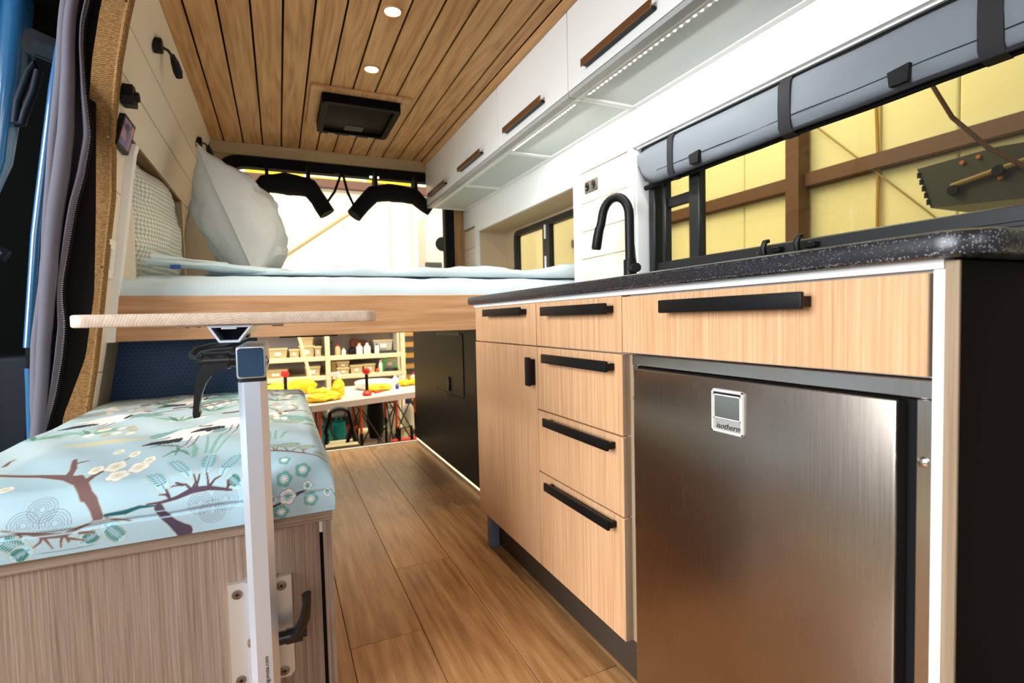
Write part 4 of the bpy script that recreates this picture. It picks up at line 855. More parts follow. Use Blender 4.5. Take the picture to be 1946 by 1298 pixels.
def make_cushion():
    XA, XB, RR, ZB, ZT, YA, YB = -.575, .090, .034, .437, .540, 1.098, 2.378
    RF = .052
    HF = ZT-ZB
    na = int((XB-XA+HF)/.0016)
    a = np.linspace(0, (XB-XA-RR)+RR*math.pi/2+(HF-RR), na)
    v1 = np.arange(0, HF+.12, .0013); v2 = [v1[-1]]
    st_ = .0014
    while v2[-1] < HF+(YB-YA)-.01: st_ = min(st_*1.012, .006); v2.append(v2[-1]+st_)
    vv = np.concatenate([v1, np.array(v2[1:])]); nv = len(vv)
    # side profile
    A0 = XB-XA-RR; aa = np.clip((a-A0)/RR, 0, math.pi/2); ov = np.maximum(0, a-A0-RR*math.pi/2)
    X = XA+np.minimum(a, A0)+RR*np.sin(aa); D1 = RR*(1-np.cos(aa))+ov
    L1 = HF-RF; vb = vv
    bb = np.clip((vb-L1)/RF, 0, math.pi/2); top = np.maximum(0, vb-L1-RF*math.pi/2)
    Y = YA+RF*(1-np.cos(bb))+top; D2 = np.maximum(0, L1-vb)+RF*(1-np.sin(bb))
    Y = Y-.007*np.sin(np.pi*np.clip(vb/(HF), 0, 1))*(vb < HF)+.004*np.exp(-((vb-.044)/.003)**2)
    back = np.clip((Y-(YB-.04))/.04, 0, 1); D2 = D2+.03*(1-np.sqrt(np.maximum(0, 1-back**2)))
    XX, YY = np.meshgrid(X, Y); d1, d2 = np.meshgrid(D1, D2)
    crown = .010*np.clip((YY-YA)/.25, 0, 1)*np.clip((XB-XX)/.15, 0, 1)
    ZZ = np.maximum(ZB, ZT-np.sqrt(d1**2+d2**2)+crown)
    wob = .0025*np.sin(XX*17+1)*np.sin(YY*11)+.0012*np.sin(XX*41+YY*23)
    ZZ = np.where(ZZ > ZB+.01, ZZ+wob, ZZ)
    uu = XX-np.where(d1 > RR, 0, 0)+np.meshgrid(a, vv)[0]*0
    U = np.meshgrid(XA+a, vv)[0]; V = np.meshgrid(a, vv)[1]
    # the print was designed on a front height of .098 then depth from 1.10
    V = np.where(V < HF, V*.098/HF, V-HF+.098)
    C = np.empty(U.shape+(3,)); C[:] = PC['base']
    nz = .5+.5*np.sin(U*9+2*np.sin(V*5))*np.sin(V*6+1.3*np.sin(U*7))
    lit_top = np.clip((V-.16)/.25, 0, 1)*.55*(.4+.6*nz)  # strong light on the top, painted in as a patchy paler tint
    C = C*(1-lit_top[..., None])+PC['pale']*lit_top[..., None]
    def box_(u0, u1, v0, v1):
        i0, i1 = np.searchsorted(XA+a, [u0, u1]); j0, j1 = np.searchsorted(V[:, 0], [v0, v1]); return slice(j0, j1), slice(i0, i1)
    def blend(sl, mask, c):
        C[sl] = C[sl]*(1-mask[..., None])+c*mask[..., None]
    KV = lambda v: 1+1.7*min(1, max(0, (v-.085)/.10))
    def stroke(c, pts, rs, al=1.0, rough=0.0, iso=False):
        for (p, q, r0, r1) in zip(pts[:-1], pts[1:], rs[:-1], rs[1:]):
            rm = max(r0, r1)+.006; sl = box_(min(p[0], q[0])-rm, max(p[0], q[0])+rm, min(p[1], q[1])-rm*2.6, max(p[1], q[1])+rm*2.6)
            u, v = U[sl], V[sl]
            if u.size == 0: continue
            du, dv = q[0]-p[0], q[1]-p[1]; L = du*du+dv*dv+1e-12
            t = np.clip(((u-p[0])*du+(v-p[1])*dv)/L, 0, 1)
            kk = 1.0 if iso else KV((p[1]+q[1])/2); t = np.clip(((u-p[0])*du+(v-p[1])*dv/kk**2)/(du*du+dv*dv/kk**2+1e-12), 0, 1)
            d = np.hypot(u-p[0]-t*du, (v-p[1]-t*dv)/kk); r = r0+(r1-r0)*t
            if rough: r = r*(1+rough*np.sin(t*60+u*300))
            blend(sl, np.clip((r-d)/.0012+.5, 0, 1)*al, c)
    def disc(c, u0, v0, ru, rv, al=1.0, petals=0, depth=.16, ph=0):
        sl = box_(u0-ru*1.3, u0+ru*1.3, v0-rv*1.3, v0+rv*1.3); u, v = U[sl]-u0, V[sl]-v0
        if u.size == 0: return
        th = np.arctan2(v/rv, u/ru); d = np.hypot(u/ru, v/rv); lim = 1.0
        if petals: lim = 1-depth+depth*np.abs(np.cos(th*petals/2+ph))*1.0
        blend(sl, np.clip((lim-d)*ru/.0012+.5, 0, 1)*al, c)
    def ringl(c, u0, v0, r, wdt, al=.7, half=False):
        sl = box_(u0-r*1.2, u0+r*1.2, v0-r*1.2, v0+r*1.2); u, v = U[sl]-u0, V[sl]-v0
        if u.size == 0: return
        d = np.abs(np.hypot(u, v)-r); blend(sl, np.clip((wdt-d)/.0009+.5, 0, 1)*al, c)
    # clouds and pine tops first
    for k, u, v, r in CIRC:
        if k == 'pc':
            disc(PC['gold'], u, v, r*1.08, r*1.5*.62, 1, 9, .12); disc(PC['tc'], u, v, r, r*1.4*.62, 1, 9, .12)
            for i in range(7):
                an = math.pi*(i+.5)/7; stroke(PC['gold'], [(u, v-r*.4), (u+r*.7*math.cos(an), v-r*.4+r*.9*math.sin(an))], [.0010, .0014], .8)
        if k == 'pw': disc(PC['wh'], u, v, r, r*1.3, .75, 9, .2)
    for k, u, v, r in CIRC:
        if k == 'sg':
            for q in (1, .8, .6, .42, .25): ringl(PC['line'], u, v, r*q, .0006, .75)
    soft = ('ys', 'gr', 'gd', 'tc')
    for c, p, r in STROKES:
        if c in soft: stroke(PC[c], p, r, .85, .25)
    for (p, q, wd) in LEAF:
        P_, Q_ = np.array(p), np.array(q); dvec = Q_-P_; L = np.hypot(*dvec)
        if L < 1e-4: continue
        dn = dvec/L; pn = np.array((-dn[1], dn[0])); hw = max(wd*.85, .012)
        n_ = 14
        pts = [tuple(P_+dvec*i/n_) for i in range(n_+1)]; rs = [hw*math.sin(math.pi*min(1, (i+1.2)/(n_+2)))**.6 for i in range(n_+1)]
        stroke(PC['gold'], pts, [r_+.0014 for r_ in rs], 1, 0, True); stroke(PC['mist'], pts, rs, 1, 0, True)
        stroke(PC['line'], [p, q], [.0008, .0006])
        for i in range(2, 10):
            b0 = P_+dvec*i/10.5
            for sg in (1, -1):
                ln = rs[min(n_, int(i*n_/10.5))]*.86
                e = b0+pn*sg*ln+dn*ln*.35; m0 = b0+(e-b0)*.25; m1 = b0+(e-b0)*.65
                stroke(PC['leafg'], [tuple(m0), tuple(m1), tuple(e)], [.0008, max(.0012, L*.022), .0010], 1, 0, True)
    for c, p, r in STROKES:
        if c not in soft and c not in ('wh', 'bk', 'rd', 'lg'): stroke(PC['gold'], p, [x+.0012 for x in r], .6)
    for c, p, r in STROKES:
        if c not in soft and c not in ('wh', 'bk', 'rd', 'lg'): stroke(PC[c], p, r)
    for c in ():
        for c2, p, r in STROKES:
            if c2 == c: stroke(PC[c], p, r, 1, .3 if c == 'bk' else .08)
    for k, u, v, r in CIRC:
        if k in ('fw', 'ft', 'fv'):
            vs_ = 1.0 if v < .10 else min(2.4, KV(v)*.9)
            main = {'fw': PC['wh'], 'ft': PC['teal'], 'fv': PC['wh']}[k]; rim = {'fw': PC['gold'], 'ft': PC['gold'], 'fv': PC['line']}[k]
            disc(rim, u, v, r*1.09, r*1.09*vs_, 1, 5, .2); disc(main, u, v, r, r*vs_, 1, 5, .2)
            cc = PC['wh'] if k == 'ft' else (PC['ys'] if k == 'fw' else PC['teal'])
            for i in range(10):
                an = 2*math.pi*i/10; stroke(cc, [(u, v), (u+r*.5*math.cos(an), v+r*.5*vs_*math.sin(an))], [.0008, .0011])
            disc(cc, u, v, r*.18, r*.18*vs_)
    rg = random.Random(11)
    for i in range(34):      # blossom sprays, leaves and twigs over the rest of the cloth
        u0, v0 = rg.uniform(-.56, .07), .45+.9*rg.random()
        kind = i % 4
        if kind == 0:
            pts = [(u0, v0), (u0+.05, v0+.02), (u0+.09, v0+.07), (u0+.15, v0+.08)]; stroke(PC['br'], pts, [.006, .005, .003, .0015])
            stroke(PC['br'], [(u0+.05, v0+.02), (u0+.08, v0-.03)], [.003, .001])
        elif kind == 1:
            for k in range(6): disc(PC['gold'], u0+rg.uniform(-.05, .05), v0+rg.uniform(-.06, .06), .011, .024, .8, 5, .2)
            for k in range(8): disc(PC['wh'], u0+rg.uniform(-.05, .05), v0+rg.uniform(-.06, .06), .010, .022, .9, 5, .2)
        elif kind == 2:
            for k in range(5): disc(PC['tc'], u0+.03*k, v0+.02*math.sin(k), .026, .040, .9, 9, .12)
        else:
            for k in range(5): stroke(PC['gd'] if k % 2 else PC['gr'], [(u0, v0), (u0+.02*(k-2), v0+.05), (u0+.04*(k-2), v0+.09)], [.003, .005, .001])
    def crane(u0, v0, s):
        f = lambda x, y: (u0+x*s, v0+y*s*1.9)
        def S(c, pts, rs, ro=0): stroke(PC[c], [f(*p) for p in pts], [r_*s for r_ in rs], 1, ro)
        S('wh', [(-.45, -.10), (-.2, .10), (.1, .25), (.35, .30), (.5, .2)], [.06, .26, .34, .26, .06])
        S('wh', [(-.75, .15), (-.3, .45), (.2, .6)], [.03, .14, .05])
        for k in range(7): S('bk', [(-.25-.07*k, -.12-.02*k), (-.36-.09*k, -.34-.01*k)], [.07, .03])
        S('bk', [(-.2, -.15), (-.75, -.3)], [.10, .07], .3)
        S('bk', [(.48, .30), (.56, .62)], [.08, .085]); S('wh', [(.56, .62), (.62, .85), (.78, .92)], [.07, .06, .06])
        S('rd', [(.72, .99), (.86, .96)], [.045, .05]); S('bk', [(.86, .92), (1.12, .86)], [.025, .008])
        for x in (.12, .3): S('lg', [(x, -.05), (x-.02, -.5), (x-.10, -.72)], [.02, .016, .014])
    crane(-.215, .44, .085); crane(-.135, .55, .085); crane(-.47, .80, .09); crane(-.30, 1.10, .09)
    # repeats of the design on the parts further left and back
    # double row of pale stitches beside the front seam
    for off in (.038, .050):
        for i in range(260):
            u0 = XA+i*.0027
            if u0 < XB: stroke(PC['mist'], [(u0, off), (u0+.0016, off)], [.0007, .0007], .9)
    stroke(PC['line'], [(XA, .044), (XB+.08, .044)], [.0007, .0007], .5)
    co = np.stack([XX, YY, ZZ], -1).reshape(-1, 3)
    nj, ni = XX.shape
    idx = np.arange(nj*ni).reshape(nj, ni)
    q = np.stack([idx[:-1, :-1], idx[:-1, 1:], idx[1:, 1:], idx[1:, :-1]], -1).reshape(-1, 4)
    # bottom + back + left closing faces
    o0 = Vector((-.26, 1.74, ZB)); co = co-np.array(o0)
    me = bpy.data.meshes.new('seat_cushion'); me.vertices.add(len(co)); me.vertices.foreach_set('co', co.astype(np.float32).ravel())
    me.loops.add(q.size); me.loops.foreach_set('vertex_index', q.astype(np.int32).ravel())
    me.polygons.add(len(q)); me.polygons.foreach_set('loop_start', np.arange(0, q.size, 4, dtype=np.int32)); me.polygons.foreach_set('loop_total', np.full(len(q), 4, np.int32))
    me.update(); me.validate(); me.polygons.foreach_set('use_smooth', np.ones(len(me.polygons), bool))
    ca = me.color_attributes.new('print', 'FLOAT_COLOR', 'POINT'); ca.data.foreach_set('color', np.concatenate([C.reshape(-1, 3), np.ones((len(co), 1))], 1).astype(np.float32).ravel())
    me.materials.append(MATS['print_fabric'])
    t = thing('seat_cushion', 'pale blue bench cushion printed with cranes, plum branches and blossoms', 'cushion', tuple(o0))
    o = bpy.data.objects.new('printed_cover', me); col.objects.link(o); o.parent = t
    ORG[o] = ORG[t]
    part(t, 'underside', MB().box(XA+.002, XB-.004, YA+.004, YB-.012, ZB-.0008, ZB+.055), 'sheet_blue')
make_cushion()

# ================================================================== SWIVEL TABLE
tt = thing('swivel_table', 'oak table top on an aluminium swivel post clamped to the bench', 'table', (-.048, 1.08, .08))
tb_ = MB(); lay = [(.004, .8213), (.0012, .8222), (0, .8245), (0, .8385), (.0012, .8408), (.004, .8416)]; rr_ = [rrect(-.292+o, .169-o, .98+o, 1.62-o, .022, 10) for o, z in lay]; n = len(rr_[0])
tb_.add([(p[0], p[1], z) for r_, (o, z) in zip(rr_, lay) for p in r_], [tuple(range(n)), tuple(range(5*n, 6*n))]+[(i*n+k, i*n+(k+1) % n, (i+1)*n+(k+1) % n, (i+1)*n+k) for i in range(5) for k in range(n)], True)
part(tt, 'table_top', tb_, 'table_edge_oak')
pb = MB()
prof = [(-.0725, 1.056), (-.062, 1.044), (-.036, 1.044), (-.0245, 1.056), (-.0245, 1.082), (-.034, 1.092), (-.062, 1.092), (-.0725, 1.082)]
pb.prism(prof, 'Z', .05, .716)
po = part(tt, 'post', pb, 'aluminium')
text_part(po, 'printed_address', 'lagunusa.com', .0105, Matrix(((0, 0, 0, -.049), (0, 0, 0, 0), (0, 0, 0, 0), (0, 0, 0, 1))) if False else Matrix(((0, -1, 0, -.0465), (0, 0, -1, 1.0436), (1, 0, 0, .172), (0, 0, 0, 1))), 'black', .0002)
part(po, 'collar', MB().prism([(p[0], p[1]) for p in rrect(-.0715, -.0255, 1.046, 1.090, .006)], 'Z', .716, .723), 'rubber')
arm = part(tt, 'swivel_arm', MB().box(-.0725, -.0245, 1.030, 1.36, .7235, .7815, .005, 2), 'aluminium')
part(arm, 'end_cap', MB().prism(rrect(-.0695, -.0275, .7265, .7785, .005), 'Y', 1.0275, 1.031), 'end_cap', 'dark blue-black plastic end cap')
part(arm, 'bolt_head', MB().lathe((-.0245, 1.06, .752), [(.011, 0), (.010, .003), (.004, .005)], 'X', 14), 'chrome')
# clamp lever
lv = part(tt, 'clamp_lever', MB().tube([(-.0735, 1.055, .757), (-.083, 1.055, .757)], .0125, 14).tube([(-.083, 1.055, .757), (-.126, 1.055, .757)], .0158, 16), 'black_gloss')
LV = [(-0.1212, 0.7676), (-0.1268, 0.748), (-0.1336, 0.7357), (-0.1386, 0.7105), (-0.1408, 0.6916), (-0.1435, 0.6662), (-0.1422, 0.6587), (-0.1332, 0.6601), (-0.1309, 0.6666), (-0.1337, 0.6717), (-0.1318, 0.6843), (-0.1274, 0.7032), (-0.1212, 0.7188), (-0.1123, 0.7311), (-0.0994, 0.7383), (-0.0879, 0.7418), (-0.0866, 0.7521)]
lb = MB()
lb.prism(LV, 'Y', 1.040, 1.060)
part(lv, 'lever_arm', lb, 'black_gloss')
part(lv, 'lever_screw', MB().lathe((-.126, 1.055, .757), [(.0085, 0), (.0085, -.008), (.004, -.0081)], 'X', 12), 'rubber')
lv2 = part(tt, 'clamp_lever', MB().tube([(-.073, 1.26, .770), (-.11, 1.26, .770)], .013, 14), 'black_gloss')
part(lv2, 'lever_arm', MB().tube([(-.10, 1.258, .772), (-.13, 1.24, .772), (-.155, 1.22, .768), (-.162, 1.21, .758)], [.014, .012, .010, .009], 10), 'black_gloss')
# trapezoid channel under the top
ch = MB()
o_ = [(-.112, .8205), (-.042, .8205), (-.0635, .7905), (-.094, .7905)]
i_ = [(-.1055, .8165), (-.0485, .8165), (-.0655, .7945), (-.092, .7945)]
v = [(p[0], y, p[1]) for y in (1.00, 1.50) for p in o_]+[(p[0], y, p[1]) for y in (1.00, 1.50) for p in i_]
f = []
for k in range(4):
    q = (k+1) % 4
    f += [(k, q, 8+q, 8+k), (4+k, 12+k, 12+q, 4+q), (k, 4+k, 4+q, q), (8+k, 8+q, 12+q, 12+k)]
ch.add(v, f); bk = part(tt, 'mount_channel', ch, 'aluminium')
part(bk, 'channel_lip', MB().box(-.090, -.067, 1.002, 1.5, .8135, .818), 'aluminium')
part(bk, 'inside_block', MB().box(-.10, -.055, 1.12, 1.2, .795, .816), 'black')
pf = part(tt, 'mount_flange', MB().box(-.160, .008, 1.03, 1.5, .8185, .8213), 'aluminium_plate')
for x in (-.145, -.128, -.008, -.001, .004): part(pf, 'screw', MB().lathe((x, 1.045, .8185), [(.004, 0), (.003, -.002)], 'Z', 8), 'screw_steel')
# wall plates on the bench
def scr(par, x, z):
    s_ = part(par, 'screw', MB().lathe((x, 1.1028, z), [(.0092, .001), (.0092, -.001), (.006, -.0018)], 'Y', 18), 'screw_steel')
    part(s_, 'cross_slot', MB().box(x-.004, x+.004, 1.1002, 1.1012, z-.0009, z+.0009).box(x-.0009, x+.0009, 1.1002, 1.1012, z-.004, z+.004), 'black')
pl = part(tt, 'bracket_plate', MB().prism([(-.110, .11), (-.110, .322), (-.078, .322), (-.078, .11)], 'Y', 1.1035, 1.1155), 'aluminium_plate')
scr(pl, -.0945, .301); scr(pl, -.0945, .131)
pl2 = part(tt, 'bracket_plate', MB().prism([(-.034, .112), (-.034, .318), (.002, .318), (.002, .122), (-.006, .112)], 'Y', 1.1035, 1.1155), 'aluminium_plate')
scr(pl2, -.0165, .300); scr(pl2, -.0175, .126)
part(tt, 'bracket_spine', MB().box(-.080, -.032, 1.090, 1.1155, .10, .325), 'aluminium')
part(po, 'bolt_head', MB().lathe((-.0735, 1.066, .222), [(.009, .001), (.008, -.003), (.003, -.005)], 'X', 12), 'chrome')
lv3 = part(tt, 'clamp_lever', MB().tube([(-.0245, 1.07, .213), (-.012, 1.07, .213)], .0125, 14).tube([(-.012, 1.07, .213), (.018, 1.07, .213)], .0145, 16), 'black_gloss')
part(lv3, 'lever_arm', MB().tube([(.004, 1.068, .214), (.014, 1.060, .228), (.0235, 1.052, .255), (.0275, 1.047, .285), (.0270, 1.045, .301)], [.0145, .014, .0118, .0095, .0105], 12, flatten=.75), 'black_gloss')
part(lv3, 'lever_screw', MB().lathe((.018, 1.07, .213), [(.008, 0), (.008, .008), (.004, .0081)], 'X', 12), 'rubber')

# ================================================================== CURTAIN AND SLIDING DOOR
ZIP = [(-.462, 1.95), (-.469, 1.804), (-.489, 1.722), (-.495, 1.653), (-.495, 1.528), (-.489, 1.392), (-.511, 1.272), (-.533, 1.191), (-.547, 1.117), (-.557, 1.063), (-.575, .969), (-.58, .914), (-.577, .829), (-.589, .735), (-.61, .624), (-.641, .51), (-.655, .455)]
LFT = [(-.515, 1.95), (-.527, 1.791), (-.536, 1.722), (-.551, 1.565), (-.582, 1.37), (-.609, 1.114), (-.619, .962), (-.646, .788), (-.651, .623), (-.654, .523), (-.665, .455)]
RGT = [(-.435, 1.95), (-.451, 1.808), (-.466, 1.713), (-.479, 1.493), (-.497, 1.178), (-.513, .923), (-.542, .732), (-.578, .631), (-.603, .562), (-.63, .455)]
def itp(L, z):
    z_ = [p[1] for p in L][::-1]; x_ = [p[0] for p in L][::-1]; return float(np.interp(z, z_, x_))
def smooth_itp(L, z): return (itp(L, z-.02)+itp(L, z)*2+itp(L, z+.02))/4
cu = thing('curtain', 'grey zip-edged blackout curtain bunched beside the sliding door', 'curtain', (-.58, 1.96, .46))
def curt(u, v):
    z = .457+1.40*v; a, b = smooth_itp(LFT, z), smooth_itp(ZIP, z)
    k = 2.6-.0*v
    wv = math.sin(u*math.pi*2*k*.5*1.15+.5+.5*math.sin(z*3.1))
    y = 1.945+.036*math.sin(2*math.pi*(u*1.6-.742+.04*math.sin(z*2.6)))-.006*math.sin(u*9+z*2)+.008*noise.noise((u*3, z*4, 2))
    return (a+(b-a)*(u+.05*math.sin(u*math.pi*4)), y, z)
def sheet(fn, nu, nv, th=.003):
    mb = MB(); mb.grid(fn, nu, nv); n = len(mb.v)
    mb.add([(p[0], p[1]+th, p[2]) for p in mb.v], [tuple(reversed(q)) for q in mb.f[:]], True)
    return mb
# fix indices: second skin of a thin cloth
def cloth(fn, nu, nv, th=.003):
    mb = MB(); mb.grid(fn, nu, nv); g = MB(); g.grid(lambda u, v: (lambda p: (p[0], p[1]+th, p[2]))(fn(u, v)), nu, nv)
    mb.add(g.v, g.f, True); return mb
part(cu, 'front_cloth', cloth(curt, 60, 110), 'curtain_grey')
# two rolled pleats running down the cloth
for q, (f0, rr) in enumerate(((.10, .014), (.40, .018))):
    pts = []; rs = []
    for i in range(40):
        z = 1.85-1.39*i/39; a, b = smooth_itp(LFT, z), smooth_itp(ZIP, z); f = f0*(1 if z > 1.2 else (1-.25*(1.2-z)))
        pts.append((a+(b-a)*f, 1.925-.008*q, z)); rs.append(rr*(.8+.35*math.sin(z*3+q)**2)*(1.15 if .6 < z < 1.0 else 1))
    part(cu, 'pleat', MB().tube(pts, rs, 12), 'curtain_grey')
def back(u, v):
    z = .457+1.40*v; a, b = smooth_itp(ZIP, z)-.012, max(smooth_itp(RGT, z), smooth_itp(ZIP, z)+.004); return (a+(b-a)*u, 1.955+.010*u+.004*math.sin(z*7), z)
part(cu, 'dark_lining', cloth(back, 8, 90), 'curtain_back', 'black inner lining')
mb = MB(); mb2 = MB(); prev = None; pts = []
for i in range(210):
    z = 1.85-1.39*i/209; x = smooth_itp(ZIP, z)+.001; pts.append((x, 1.936, z))
    mb.box(x-.0042, x+.0008, 1.926, 1.933, z-.0015, z+.0015)
zt = part(cu, 'zip_tape', MB().tube(pts[::4], .0058, 6), 'curtain_back')
q = part(zt, 'zip_teeth', mb, 'zip_teeth'); q['kind'] = 'stuff'

sd = thing('sliding_door', 'blue van side door slid open behind the curtain', 'door', (-.85, 2.5, .1))
part(sd, 'backsheet', MB().box(-1.35, -.755, 2.62, 2.66, -.2, 2.1), 'shell_black')  # dark sheet added for the unlit gap, keeps the bright workshop from showing
def bar(pts, r, fl=None): return MB().tube(pts, r, 14, flatten=fl)
part(sd, 'painted_edge', bar([(-.76, 2.33, 2.02), (-.80, 2.33, 1.7), (-.843, 2.33, 1.395), (-.868, 2.33, 1.27)], [.044, .044, .034, .012]), 'van_blue')
part(sd, 'painted_panel', bar([(-.86, 2.30, 2.02), (-.89, 2.30, 1.7), (-.935, 2.30, 1.3), (-.98, 2.30, .75), (-1.0, 2.30, -.15)], .05), 'van_blue')
br = part(sd, 'roller_bracket', MB().prism([(-.702, 1.715), (-.690, 1.765), (-.672, 1.772), (-.575, 1.735), (-.578, 1.655), (-.695, 1.695)], 'Y', 2.13, 2.20), 'black_gloss')
part(br, 'bracket_face', MB().prism([(-.672, 1.735), (-.585, 1.712), (-.588, 1.668), (-.668, 1.690)], 'Y', 2.118, 2.13), 'navy_trim')
part(sd, 'webbing_loop', MB().tube([(-.752, 2.2, 1.49), (-.742, 2.2, 1.56), (-.71, 2.2, 1.66), (-.692, 2.2, 1.69), (-.684, 2.2, 1.67), (-.70, 2.2, 1.60), (-.725, 2.2, 1.53), (-.735, 2.2, 1.49), (-.752, 2.2, 1.49)], .012, 10), 'navy_trim')
part(sd, 'step_panel', MB().box(-1.0, -.765, 2.32, 2.5, -.18, .735, .02, 3), 'navy_trim')
part(sd, 'grab_handle', MB().tube([(-.90, 2.3, 1.095), (-.86, 2.3, 1.098), (-.835, 2.3, 1.082), (-.85, 2.3, 1.065)], .02, 10), 'navy_trim')
jb = MB()
def jambx(z): return float(np.interp(z, [.3, .462, .669, .763, 1.134, 1.617, 1.95], [-.742, -.738, -.732, -.732, -.694, -.623, -.56]))
def jamb_prism(z0, z1, n=10):
    m_ = MB(); P = [z0+(z1-z0)*i/n for i in range(n+1)]
    m_.prism([(jambx(z), z) for z in P]+[(jambx(z)+.085, z) for z in reversed(P)], 'Y', 2.10, 2.14)
    m_.tube([(jambx(z)+.012, 2.098, z) for z in P], .014, 10); m_.tube([(jambx(z)+.045, 2.098, z) for z in P], .010, 10); return m_
struct('wall_door_jamb', jamb_prism(.765, 1.93), 'van_blue', 'blue painted pillar of the side door opening')
struct('wall_door_jamb_lower', jamb_prism(.2, .70), 'van_blue', 'lower blue painted pillar of the side door opening')
struct('wall_jamb_gap', MB().box(-.735, -.62, 2.115, 2.16, .70, .765), 'black_matte')

# ================================================================== REAR DOORWAY: ROLLED SCREENS
def screen(name, label, pts, rs, straps, ties):
    t = thing(name, label, 'door screen', (pts[3][0], 3.5, 1.6), 'rolled rear door screens')
    P = []; Rr = []
    for i in range(len(pts)-1):
        for k in range(4):
            u = k/4; P.append((pts[i][0]*(1-u)+pts[i+1][0]*u, 3.49+.004*math.sin(i*2+k), pts[i][1]*(1-u)+pts[i+1][1]*u)); Rr.append((rs[i]*(1-u)+rs[i+1]*u)*(1+.06*noise.noise((i*1.3+k*.4, 1, 2))))
    P.append((pts[-1][0], 3.49, pts[-1][1])); Rr.append(rs[-1])
    part(t, 'rolled_cloth', MB().tube(P, Rr, 16), 'black_matte')
    for x in straps: part(t, 'strap', MB().box(x-.010, x+.010, 3.44, 3.545, 1.64, 1.80), 'black_matte')
    for s_ in ties: part(t, 'cord', MB().tube(s_, .009, 6), 'black_matte')
screen('rolled_screen', 'black fabric screen rolled up on the left of the rear doorway', [(-.135, 1.535), (-.09, 1.60), (-.04, 1.675), (.06, 1.685), (.14, 1.68), (.21, 1.67), (.26, 1.60), (.31, 1.515)], [.036, .042, .052, .066, .064, .056, .050, .052], (-.03, .205),
       [[(.31, 3.49, 1.585), (.36, 3.49, 1.66), (.405, 3.5, 1.78)]])
screen('rolled_screen', 'black fabric screen rolled up on the right of the rear doorway', [(.475, 1.515), (.53, 1.585), (.60, 1.66), (.70, 1.68), (.79, 1.678), (.875, 1.665), (.93, 1.62), (.99, 1.575)], [.050, .050, .054, .058, .058, .052, .046, .036], (.615, .88),
       [[(.485, 3.49, 1.56), (.44, 3.49, 1.66), (.415, 3.5, 1.78)]])

# ================================================================== WORKSHOP BEHIND AND BESIDE THE VAN
GZ = -.55
struct('floor_workshop', MB().box(-6, 6, -4, 9, GZ-.1, GZ), 'shop_floor', 'dusty concrete workshop floor')
struct('ceiling_workshop', MB().box(-6, 6, -4, 9, 4.6, 4.7), 'shop_insulation')
rw = struct('wall_workshop_rear', MB().box(-4.5, 4.6, 7.2, 7.3, GZ, 4.6), 'shop_sheet', 'pale sheeting on the rear workshop wall')
part(rw, 'girt', MB().box(-4.5, 4.5, 7.10, 7.2, 2.58, 2.685), 'steel_brown', 'rust-brown steel rail across the rear wall')
for i, x in enumerate((-2.2, -.3, .45, 1.15, 1.95)):
    part(rw, 'insulation_panel', MB().box(x, x+.66 if i else x+1.8, 7.14, 7.2, 2.685, 2.715+.02*(i % 2), .01, 2), 'yellow', 'yellow insulation above the rail')
part(rw, 'clerestory_panel', MB().box(-1.5, 4, 7.165, 7.199, 2.70, 3.05), 'plastic_white')
part(rw, 'brace', MB().tube([(-.10, 7.17, 1.55), (1.3, 7.17, 2.56)], .02, 6), 'rope_tan')
for i, x in enumerate((1.45, 1.75, 2.1)): part(rw, 'sheet_seam', MB().box(x, x+.012, 7.192, 7.199, GZ, 2.5), 'rope_tan')
rs_ = struct('wall_workshop_side', MB().box(4.5, 4.6, -4, 7.3, GZ, 4.6), 'shop_insulation', 'quilted yellow insulation on the side workshop wall')
# quilted insulation panels between the rails
ys = [-3.2, -2.0, -.8, .4, 1.35, 2.05, 2.57, 3.22, 3.9, 4.7, 5.6, 6.5, 7.2]
for a, b in zip(ys[:-1], ys[1:]):
    for z0, z1 in ((.4, 1.93), (2.07, 3.3), (3.3, 4.5)):
        part(rs_, 'insulation_panel', MB().box(4.46, 4.5, a+.004, b-.004, z0, z1, .018, 3), 'shop_insulation')
part(rs_, 'girt', MB().box(4.36, 4.48, -3.4, 7.2, 1.945, 2.06), 'steel_brown', 'rust-brown steel rail')
part(rs_, 'column', MB().box(4.28, 4.42, 3.155, 3.285, GZ, 4.6), 'steel_brown', 'rust-brown steel column')
part(rs_, 'column', MB().box(4.28, 4.42, 5.05, 5.18, GZ, 4.6), 'steel_brown', 'rust-brown steel column')
part(rs_, 'brace', MB().tube([(4.40, 3.10, 2.48), (4.40, 2.22, 1.55), (4.40, .6, -.2)], .007, 6), 'wire_tan')
part(rs_, 'conduit', MB().tube([(4.42, 2.62, 4.0), (4.42, 2.585, 2.5), (4.42, 2.565, 2.0), (4.42, 2.575, GZ)], .013, 8), 'conduit_ochre')
he = thing('unit_heater', 'dark box-shaped heater hanging outside the kitchen window', 'heater', (3.5, 1.4, 1.30))
part(he, 'case', MB().prism([(1.735, 1.615), (1.665, 1.38), (1.05, 1.33), (1.05, 1.60), (1.38, 1.63)], 'X', 3.35, 3.75), 'heater_dark')
hl = MB()
for i in range(5): hl.box(3.34, 3.35, 1.67+.012*i, 1.682+.012*i, 1.40+.04*i, 1.43+.04*i)
part(he, 'louvre_edge', hl, 'black')
part(he, 'pipe', MB().tube([(3.33, 1.56, 1.475), (3.33, 1.25, 1.53)], .014, 8), 'wire_tan')
for y, z in ((1.52, 1.59), (1.45, 1.60), (1.36, 1.47)): part(he, 'knob', MB().lathe((3.35, y, z), [(.012, 0), (.010, -.012)], 'X', 10), 'lamp_orange')
for y, z in ((1.55, 1.45), (1.36, 1.505)): part(he, 'valve', MB().lathe((3.335, y, z), [(.03, 0), (.026, -.02)], 'X', 10), 'black')
